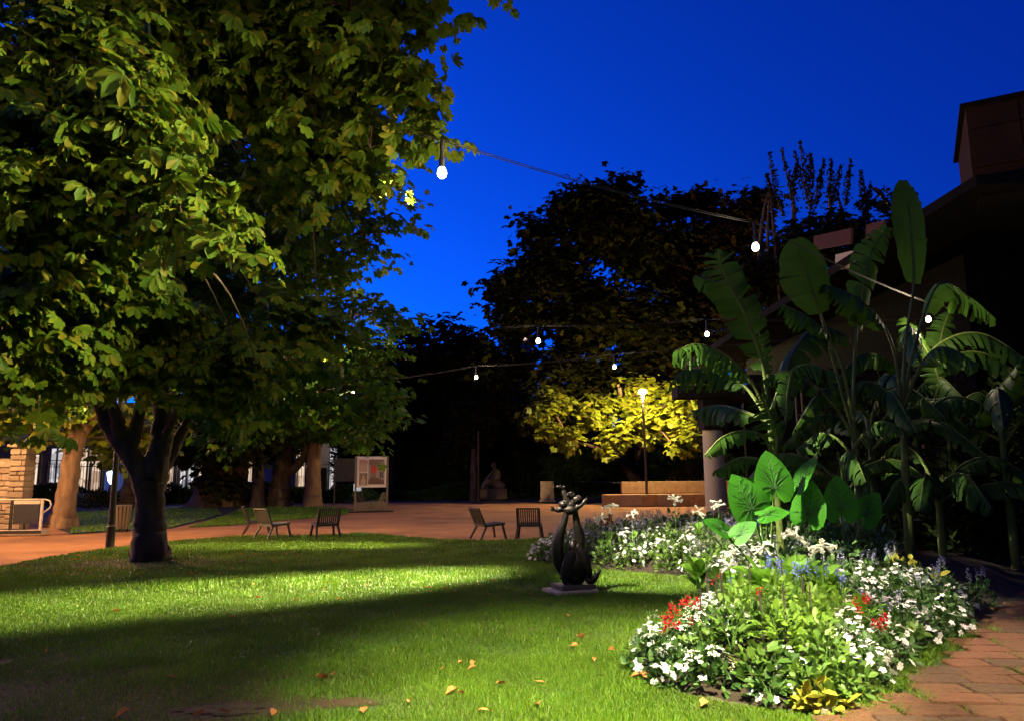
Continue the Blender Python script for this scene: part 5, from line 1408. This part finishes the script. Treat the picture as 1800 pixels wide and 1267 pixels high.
ear_plant('elephant ear plant with glowing heart-shaped leaves before the banana stems', (3.354, 9.9), [
    ((3.339, 9.6, 1.454), .50, (-.10, .1, 1), (-.1, -1, .25)),
    ((3.009, 9.5, 1.197), .50, (-.45, .05, .9), (-.25, -1, .3)),
    ((3.174, 9.8, 1.379), .36, (-.85, .05, .5), (0, -1, .3)),
    ((3.739, 9.8, 1.506), .50, (.5, .2, .8), (-.95, -.15, .4)),
    ((2.568, 9.3, 0.97), .27, (-.8, -.1, .45), (0, -.7, .8)),
    ((2.73, 9.2, 0.908), .27, (.6, -.2, .5), (0, -.8, .8)),
    ((3.784, 9.7, 1.11), .45, (.2, 0, 1), (-.6, -1, .2)),
    ((3.136, 9.4, 1.131), .30, (.7, -.2, .15), (0, -.7, .9))])
ear_plant('dim elephant ear plant with one broad leaf right of the glowing one', (4.516, 10.2), [
    ((4.256, 9.8, 1.173), .46, (.05, .15, 1), (-.1, -1, .2)),
    ((4.747, 10.2, 1.075), .40, (.6, .1, .7), (.2, -1, .3)),
    ((4.171, 10.2, 1.08), .36, (-.6, .2, .7), (-.2, -1, .4))])

# ------------------------------------------------------------------ flowers of the bed
FL5 = []
for i in range(5):
    a = 2 * PI * i / 5
    def q(rr, off, z): return (rr * math.cos(a + off), rr * math.sin(a + off), z)
    FL5.append([(0, 0, 0), q(.75, -.52, .10), q(1.0, 0, .04), q(.75, .52, .10)])
FL5v = np.array(FL5).reshape(-1, 3); FL5f = np.arange(20).reshape(5, 4)
def flower_me(mat, k):
    v = FL5v * np.array([1, 1 - .08 * k, 1 + .8 * k])
    return np_mesh('flower', v, FL5f, M[mat])
FLOWERS = {m_: [flower_me(m_, k) for k in range(3)] for m_ in ('petal_white', 'petal_blush')}
def spike_v(n, h, rr, seed):
    r = np.random.default_rng(seed)
    z = np.linspace(0, h, n); a = r.uniform(0, 2 * PI, n)
    pos = np.stack([rr * .3 * np.cos(a), rr * .3 * np.sin(a), z], 1)
    ax = np.stack([np.cos(a), np.sin(a), r.uniform(0, .6, n)], 1)
    return scatter(KITE[0] * np.array([1, 1.3, 1]), KITE[1], frames(ax, r.normal(size=(n, 3)) + [0, 0, 1]), pos, rr * r.uniform(.7, 1.2, n))
SPIKES = {}
for m_, n, h, rr in (('petal_red', 16, .06, .027), ('petal_blue', 18, .10, .022), ('petal_violet', 20, .12, .02)):
    SPIKES[m_] = [np_mesh('flower_spike', *spike_v(n, h, rr, s), M[m_]) for s in range(4)]

FLOWER_COUNT = [0]
def white_plant(label, group, x, y, rx, h, nleaf, nflower, seed, petal='petal_white', leaf='leaf_bed_dark', fs=.035, objs=True, lsz=.075):
    z = float(bed_z(x, y)[0])
    r = np.random.default_rng(seed)
    root, _ = dome('periwinkle', label, 'flower plant', x, y, z - .01, rx, rx, h, nleaf, lsz, leaf, seed, group=group, lo=.25)
    stems_part(root, 7, rx, rx, h, 'stalk_green', seed)
    n = nflower
    d = norm(r.normal(size=(n, 3))); d[:, 2] = np.abs(d[:, 2]) * 1.1 + .12; d = norm(d)
    pos = d * np.array([rx, rx, h]) * r.uniform(.96, 1.14, (n, 1))
    nrm = norm(d * .8 + np.array([0, 0, .45]) + r.normal(size=(n, 3)) * .3)
    t = norm(np.cross(nrm, r.normal(size=(n, 3))))
    Mx = np.stack([t, np.cross(nrm, t), nrm], -1)
    sc = fs * r.uniform(.75, 1.2, n)
    k = 0
    if objs:
        while k < min(n, 9) and FLOWER_COUNT[0] < 290:
            o = link('flower', FLOWERS[petal][(seed + k) % 3], root)
            o.matrix_local = Matrix([[*(Mx[k][i] * sc[k]), pos[k][i]] for i in range(3)] + [[0, 0, 0, 1]])
            k += 1; FLOWER_COUNT[0] += 1
    if k < n:
        v, f = scatter(FL5v, FL5f, Mx[k:], pos[k:], sc[k:])
        link('small_flowers', np_mesh('small_flowers', v, f, M[petal]), root)['kind'] = 'stuff'
    return root
def spike_plant(label, group, x, y, rx, h, nleaf, spikes, petal, seed, leaf='leaf_bed', lsz=.07, cat='flower plant', name='salvia', stalk='stalk_green', fscale=1.0):
    z = float(bed_z(x, y)[0])
    r = random.Random(seed)
    root, _ = dome(name, label, cat, x, y, z - .01, rx, rx, h, nleaf, lsz, leaf, seed, group=group, lo=.2)
    stems_part(root, 7, rx, rx, h, 'stalk_green', seed)
    for k in range(spikes):
        a = r.uniform(0, 2 * PI); q = r.uniform(.1, .9)
        x_, y_ = rx * q * math.cos(a), rx * q * math.sin(a)
        zt = h * math.sqrt(max(.15, 1 - q * q * .7)) * r.uniform(.95, 1.2)
        sp = link('flower_spike', SPIKES[petal][k % 4], root, (x_ * 1.05, y_ * 1.05, zt), (r.uniform(-.3, .3), r.uniform(-.3, .3), a), (fscale,) * 3)
        s = MB(); s.tube([(0, 0, -zt * .6), (0, 0, .09)], [.004, .003], 4, False); s.build('stalk', M[stalk], sp)
    return root

ax0, ax1 = np.array([1.72, 5.62]), np.array([3.35, 9.6])
axd = (ax1 - ax0) / np.linalg.norm(ax1 - ax0); axn = np.array([axd[1], -axd[0]])
rr_ = np.random.default_rng(99)
cand = []
for yy in np.arange(5.35, 9.6, .31):
    for xx in np.arange(.9, 6.4, .31):
        cand.append((xx + rr_.uniform(-.09, .09), yy + rr_.uniform(-.09, .09)))
cand = np.array(cand)
ok = inside(BED, cand[:, 0], cand[:, 1]) & (edge_dist(BED, cand[:, 0], cand[:, 1]) > .10)
cand = cand[ok]
sd = 500
for (x, y) in cand:
    sd += 1
    q = np.array([x, y]) - ax0
    t, s = q @ axd, q @ axn
    ed = float(edge_dist(BED, np.array([x]), np.array([y]))[0])
    u = rr_.random()
    if s < -.28 and t < 2.9:
        if u < .80: white_plant('white-flowered periwinkle on the lawn side of the front mound', 'periwinkles on the lawn side', x, y, .20, .26 + .06 * u, 140, 40, sd)
        else: spike_plant('leafy green plant among the white flowers on the lawn side', 'green fillers on the lawn side', x, y, .20, .30, 130, 0, 'petal_blue', sd)
    elif s > .62 and t < 5:
        if t < .9 or u < .78: white_plant('blush-white periwinkle on the path side of the front mound', 'periwinkles on the path side', x, y, .21, .28 + .05 * u, 140, 36, sd, 'petal_blush' if u < .5 or t < 1.2 else 'petal_white')
        elif u < .90: spike_plant('violet-spiked plant between the path-side white flowers', 'violet plants on the path side', x, y, .19, .34, 110, 5, 'petal_violet', sd, 'leaf_bed_dark')
        else: spike_plant('dark green plant between the path-side white flowers', 'green fillers on the path side', x, y, .21, .32, 140, 0, 'petal_blue', sd, 'leaf_bed_dark')
    elif t < .45:
        if u < .35: white_plant('low white periwinkle at the front foot of the mound', 'periwinkles at the front foot', x, y, .17, .18, 80, 9, sd)
        else: spike_plant('broad-leaved green plant at the front foot of the mound', 'green plants at the front foot', x, y, .20, .27, 120, 0, 'petal_blue', sd, 'leaf_bed', .10)
    elif t < 1.75:
        spike_plant('green sage with dark spent stalks in the middle of the mound', 'sage plants in the middle of the mound', x, y, .21, .40 + .08 * u, 190, 0, 'petal_blue', sd, 'leaf_lime' if t > 1.1 or u < .3 else 'leaf_bed', .075)
    elif t < 2.5:
        spike_plant('blue-flowered sage along the top of the mound', 'blue sages on top of the mound', x, y, .20, .42, 150, 5 if u < .75 else 2, 'petal_blue', sd, 'leaf_lime', .06)
    else:
        spike_plant('dark leafy plant in the hollow behind the mound', 'dark fillers behind the mound', x, y, .22, .36, 120, 2 if u < .25 else 0, 'petal_violet', sd, 'leaf_bed_dark', .09)
# dark spent stalks standing above the sage
for k in range(10):
    x, y = 1.75 + rr_.uniform(-.25, .75), 6.35 + rr_.uniform(-.35, .7)
    z = float(bed_z(x, y)[0])
    o = thing('spent_stalk', 'thin dark dried flower stalk standing above the green sage', 'stalk', (x, y, z), 0, 'dried stalks above the sage')
    MB().tube([(0, 0, 0), (.01, 0, .3), (.015, .01, .56)], [.0025, .0025, .002], 5).build('stem', M['stalk_dark'], o)
    MB().lathe([(.003, .40), (.006, .44), (.005, .54), (.002, .60)], 6).build('seed_head', M['stalk_dark'], o)
# red sages
for (q, n, lab) in [((1.423, 6.863), 7, 'red-flowered sage nearest the lawn in the front mound'), ((1.619, 7.155), 6, 'red-flowered sage just behind the one nearest the lawn'), ((1.275, 6.339), 5, 'low red-flowered sage at the lawn edge of the mound'),
                    ((1.562, 6.502), 3, 'small red sage right of the red group by the lawn'), ((3.173, 6.967), 6, 'red sage among the white flowers on the path side'), ((3.033, 6.425), 5, 'lower red sage close to the slab path'),
                    ((2.356, 8.829), 2, 'single red bloom beside the blue sages at the mound top'), ((2.099, 6.582), 2, 'dark red bloom in the middle of the green sage')]:
    sd += 1
    spike_plant(lab, 'red sages', *q, .12, .36, 50, n, 'petal_red', sd, 'leaf_bed_dark', .05)
# yellow-green rosettes and feathery sprigs
for (q, lab, mt, rx, h) in [((2.167, 5.494), 'yellow-green variegated plant at the front corner of the bed', 'leaf_gold', .14, .17), ((2.088, 5.504), 'tiny golden plant left of the variegated one', 'leaf_gold', .07, .08),
                            ((4.859, 9.639), 'lime-leaved vine plant in the shade at the right', 'leaf_gold', .25, .36), ((4.989, 9.233), 'second lime-leaved vine plant nearer the path', 'leaf_gold', .2, .3),
                            ((1.374, 7.724), 'feathery grey-green sprig at the lawn edge', 'leaf_grey', .10, .34), ((3.633, 7.085), 'broad green plant at the edge of the slabs', 'leaf_bed', .18, .24)]:
    sd += 1
    z = float(bed_z(*q)[0])
    rt, _ = dome('rosette_plant', lab, 'plant', *q, z - .01, rx, rx, h, 46, .12 if mt != 'leaf_grey' else .04, mt, sd)
    stems_part(rt, 5, rx, rx, h, 'stalk_green', sd)

# flowering tobacco: broad basal leaves, tall stem, drooping white trumpets
def trumpet_mesh():
    b = MB()
    b.tube([(0, 0, 0), (.03, 0, .004), (.075, 0, 0), (.088, 0, -.002)], [.005, .006, .007, .010], 6, False)
    for i in range(5):
        a = 2 * PI * i / 5
        y0_, z0_ = math.cos(a), math.sin(a); y1_, z1_ = math.cos(a + .6), math.sin(a + .6); y2_, z2_ = math.cos(a - .6), math.sin(a - .6)
        b.add([(.088, .004 * y0_, .004 * z0_), (.093, .014 * y2_, .014 * z2_), (.088, .021 * y0_, .021 * z0_), (.093, .014 * y1_, .014 * z1_)], [(0, 1, 2, 3)])
    return py_mesh('flower', b.v, b.f, M['petal_cream'])
TRUMPET = trumpet_mesh()
BIGLEAF_v = np.array([(0, 0, 0), (.25, -.20, .05), (.6, -.30, .05), (.88, -.18, -.02), (1, 0, -.10), (.88, .18, -.02), (.6, .30, .05), (.25, .20, .05), (.3, 0, -.01), (.65, 0, 0)])
BIGLEAF_f = [(0, 1, 8), (0, 8, 7), (1, 2, 9, 8), (8, 9, 6, 7), (2, 3, 4, 9), (9, 4, 5, 6)]
BIGLEAF = [py_mesh('leaf', BIGLEAF_v * np.array([1, 1 + .1 * k, 1 + k]), BIGLEAF_f, M['leaf_tobacco'], True) for k in range(3)]
def tobacco(label, x, y, h, nleaf, nflower, lsize, seed, fs=1.0, lift=.35):
    r = random.Random(seed)
    z = float(bed_z(x, y)[0])
    root = thing('flowering_tobacco', label, 'flower plant', (x, y, z - .01), r.uniform(0, 6), 'flowering tobacco plants')
    if h > 0:
        MB().tube([(0, 0, 0), (.02, .01, h * .5), (.01, .03, h)], [.012, .009, .005], 6, False).build('stem', M['stalk_green'], root, smooth=True)
    for k in range(nleaf):
        a = k * 2.4 + r.uniform(-.3, .3); e = r.uniform(.15, 1.0) if h > 0 else r.uniform(.45, 1.25)
        d = Vector((math.cos(a) * math.cos(e), math.sin(a) * math.cos(e), math.sin(e)))
        up = Vector((-math.cos(a) * math.sin(e), -math.sin(a) * math.sin(e), math.cos(e)))
        sdv = up.cross(d); s_ = lsize * r.uniform(.7, 1.15)
        o = link('leaf', BIGLEAF[k % 3], root)
        pz = r.uniform(0, lift)
        o.matrix_local = Matrix([[d[i] * s_, sdv[i] * s_, up[i] * s_, (0, 0, pz)[i] + d[i] * .03] for i in range(3)] + [[0, 0, 0, 1]])
    for k in range(nflower):
        a = 2 * PI * k / nflower * 2.4; e = r.uniform(-.75, .7)
        d = Vector((math.cos(a) * math.cos(e), math.sin(a) * math.cos(e), math.sin(e)))
        up = Vector((0, 0, 1)); up = (up - d * up.dot(d)).normalized(); sdv = up.cross(d); s_ = fs * r.uniform(.85, 1.15)
        o = link('flower', TRUMPET, root)
        o.matrix_local = Matrix([[d[i] * s_, sdv[i] * s_, up[i] * s_, (.01, .03, h + r.uniform(-.05, .03))[i]] for i in range(3)] + [[0, 0, 0, 1]])
    return root
for (px_, lab, h, nl, nf, ls, fs) in [
    ((2.959, 7.911), 'white flowering tobacco with the widest spray above the bright broad leaves', .72, 3, 13, .22, 1.5),
    ((3.031, 7.457), 'white flowering tobacco right of the widest spray', .70, 3, 12, .22, 1.5),
    ((2.968, 8.95), 'white flowering tobacco left of the widest spray', .60, 4, 11, .22, 1.4),
    ((2.84, 9.623), 'white flowering tobacco below the glowing elephant ears', .60, 4, 11, .22, 1.4),
    ((2.576, 9.002), 'lower white flowering tobacco in front of the column foot', .50, 4, 9, .2, 1.4),
    ((2.668, 8.559), 'short white flowering tobacco over the broad leaves', .48, 4, 9, .2, 1.3),
    ((4.519, 10.192), 'dim flowering tobacco at the right in the shade', .75, 4, 11, .22, 1.5),
    ((4.05, 10.799), 'tall brownish flowering tobacco against the dark foliage', .80, 4, 10, .22, 1.5),
    ((3.412, 12.44), 'flowering tobacco touching the white column', .98, 4, 9, .2, 1.3),
    ((2.929, 13.745), 'pale flowering tobacco standing alone before the terrace wall', .90, 5, 9, .2, 1.5),
    ((1.776, 14.002), 'pale flowering tobacco beside the sculpture head', .92, 5, 11, .24, 1.6),
    ((1.628, 14.06), 'lower pale flowering tobacco beside the sculpture', .70, 5, 9, .24, 1.5),
    ((2.133, 13.608), 'small flowering tobacco right of the pair by the sculpture', .80, 4, 8, .2, 1.3),
    ((3.261, 13.411), 'flowering tobacco left of the white column', .70, 5, 9, .22, 1.3)]:
    sd += 1
    tobacco(lab, *px_, h, nl, nf, ls, sd, fs)
for (px_, lab, nl, ls) in [((2.444, 7.451), 'bright broad-leaved rosette at the top of the mound', 12, .40), ((2.857, 7.814), 'bright broad-leaved rosette in the middle of its row', 12, .40), ((3.076, 7.641), 'bright broad-leaved rosette at the right of its row', 11, .38),
                           ((2.576, 10.72), 'broad-leaved rosette where the bed narrows by the lawn', 9, .34), ((2.567, 9.395), 'broad-leaved rosette behind the blue flowers', 9, .34), ((2.939, 9.237), 'half-hidden broad-leaved rosette at the left of its row', 9, .34), ((3.229, 7.104), 'broad green leaf plant between the path-side flowers', 5, .22)]:
    sd += 1
    tobacco(lab, *px_, 0, nl + 4, 0, ls, sd, lift=.22)

# back strip of the bed
rr2 = np.random.default_rng(123)
cand = []
for yy in np.arange(9.7, 18.4, .40):
    for xx in np.arange(.5, 8.0, .40):
        cand.append((xx + rr2.uniform(-.13, .13), yy + rr2.uniform(-.13, .13)))
cand = np.array(cand)
ok = inside(BED, cand[:, 0], cand[:, 1])
cand = cand[ok]
for (x, y) in cand:
    sd += 1
    ed = float(edge_dist(BED, np.array([x]), np.array([y]))[0])
    u = rr2.random()
    if x > 1.05 * y - 7.2 or (ed > 2.2) or x > 4.6:
        if u < .45 and x < .5 * y and ed < 3.2: spike_plant('dark leafy filler under the banana plants', 'dark fillers under the bananas', x, y, .36, .5 + .4 * u, 110, 0, 'petal_blue', sd, 'leaf_bed_dark', .11)
        continue
    if u < .55: white_plant('white-flowered periwinkle in the far strip of the bed', 'periwinkles in the far strip', x, y, .26, .34 + .1 * u, 150, 46, sd, 'petal_white', 'leaf_bed', .040, False, .08)
    elif u < .72: spike_plant('violet sage in the far strip of the bed', 'violet sages in the far strip', x, y, .25, .46, 120, 7, 'petal_violet', sd, 'leaf_grey', .06)
    elif u < .80: spike_plant('blue sage in the far strip of the bed', 'blue sages in the far strip', x, y, .24, .42, 120, 6, 'petal_blue', sd, 'leaf_bed', .07)
    else: spike_plant('bright green filler in the far strip of the bed', 'green fillers in the far strip', x, y, .25, .45, 140, 0, 'petal_blue', sd, 'leaf_bed', .09)
for (q, n, lab) in [((1.917, 15.442), 9, 'bright red sage among the white flowers beside the sculpture'), ((1.705, 14.46), 4, 'small red sage just below the bright red one')]:
    sd += 1
    spike_plant(lab, 'red sages', *q, .14, .42, 40, n, 'petal_red', sd, 'leaf_bed_dark', .06, fscale=1.7)

# ------------------------------------------------------------------ fallen leaves on the lawn
def dry_mesh(k):
    r = random.Random(k); w = r.uniform(.22, .34); c = r.uniform(.15, .45)
    vs = [(-.5, 0, .02), (-.15, -w, c * .5), (.2, -w * .8, c * .6), (.5, 0, .04 + c * .2), (.2, w * .8, c), (-.15, w, c * .8), (0, 0, .03), (-.75, .05, .06)]
    return py_mesh('fallen_leaf', vs, [(0, 1, 6), (1, 2, 6), (2, 3, 6), (3, 4, 6), (4, 5, 6), (5, 0, 6), (0, 6, 7)], M['dry_leaf'])
DRY = [dry_mesh(k) for k in range(5)]
fl = [(-0.473, 6.823),(-0.362, 6.629),(-0.361, 6.78),(-0.112, 6.143),(0.203, 6.181),(-0.476, 5.941),(-0.408, 5.895),(-1.575, 6.351),(-1.507, 6.452),(-2.845, 6.443),(-2.195, 5.455),(-2.737, 5.469),(0.663, 7.796),(0.707, 6.881),(1.075, 6.403),(1.061, 6.268),(0.982, 6.321),(1.352, 5.571),(0.161, 5.604),(-1.06, 5.511),(-1.685, 5.466),(0.904, 7.234),(-0.766, 5.697),(-2.035, 5.5),(-0.22, 5.488),(0.576, 7.429)]
rf = random.Random(5)
for k in range(70):
    fl.append((rf.uniform(-9.5, -4.5), rf.uniform(12.5, 16.5)))
for k in range(30):
    fl.append((rf.uniform(-5, 1.0), rf.uniform(5.3, 13)))
for k, (x, y) in enumerate(fl):
    big = k < 26
    o = link('fallen_leaf', DRY[k % 5], None, (x, y, .028), (rf.uniform(-.3, .3), rf.uniform(-.3, .3), rf.uniform(0, 6.28)), (rf.uniform(.07, .12) if big else rf.uniform(.05, .09),) * 3)
    if y > 11.5: tag(o, 'dry brown leaf fallen round the forked chestnut trunk', 'leaf', 'dry leaves under the chestnut')
    else: tag(o, 'curled orange dry leaf lying on the open lawn', 'leaf', 'dry leaves on the open lawn')

# ------------------------------------------------------------------ labels: count alike plants from the front of the bed
ORD = ['first', 'second', 'third', 'fourth', 'fifth', 'sixth', 'seventh', 'eighth', 'ninth', 'tenth', 'eleventh', 'twelfth', 'thirteenth', 'fourteenth', 'fifteenth', 'sixteenth', 'seventeenth', 'eighteenth', 'nineteenth', 'twentieth']
fam = {}
for o in COL.objects:
    if o.parent is None and o.get('category') in ('flower plant', 'stalk') and o.get('label'):
        fam.setdefault(o['label'], []).append(o)
for lab, os_ in fam.items():
    if len(os_) < 2: continue
    os_.sort(key=lambda o: o.location.y)
    for k, o in enumerate(os_):
        if k < 20: o['label'] = lab + ', ' + ORD[k] + ' from the front'
        else: o['label'] = lab + ', among the farthest'
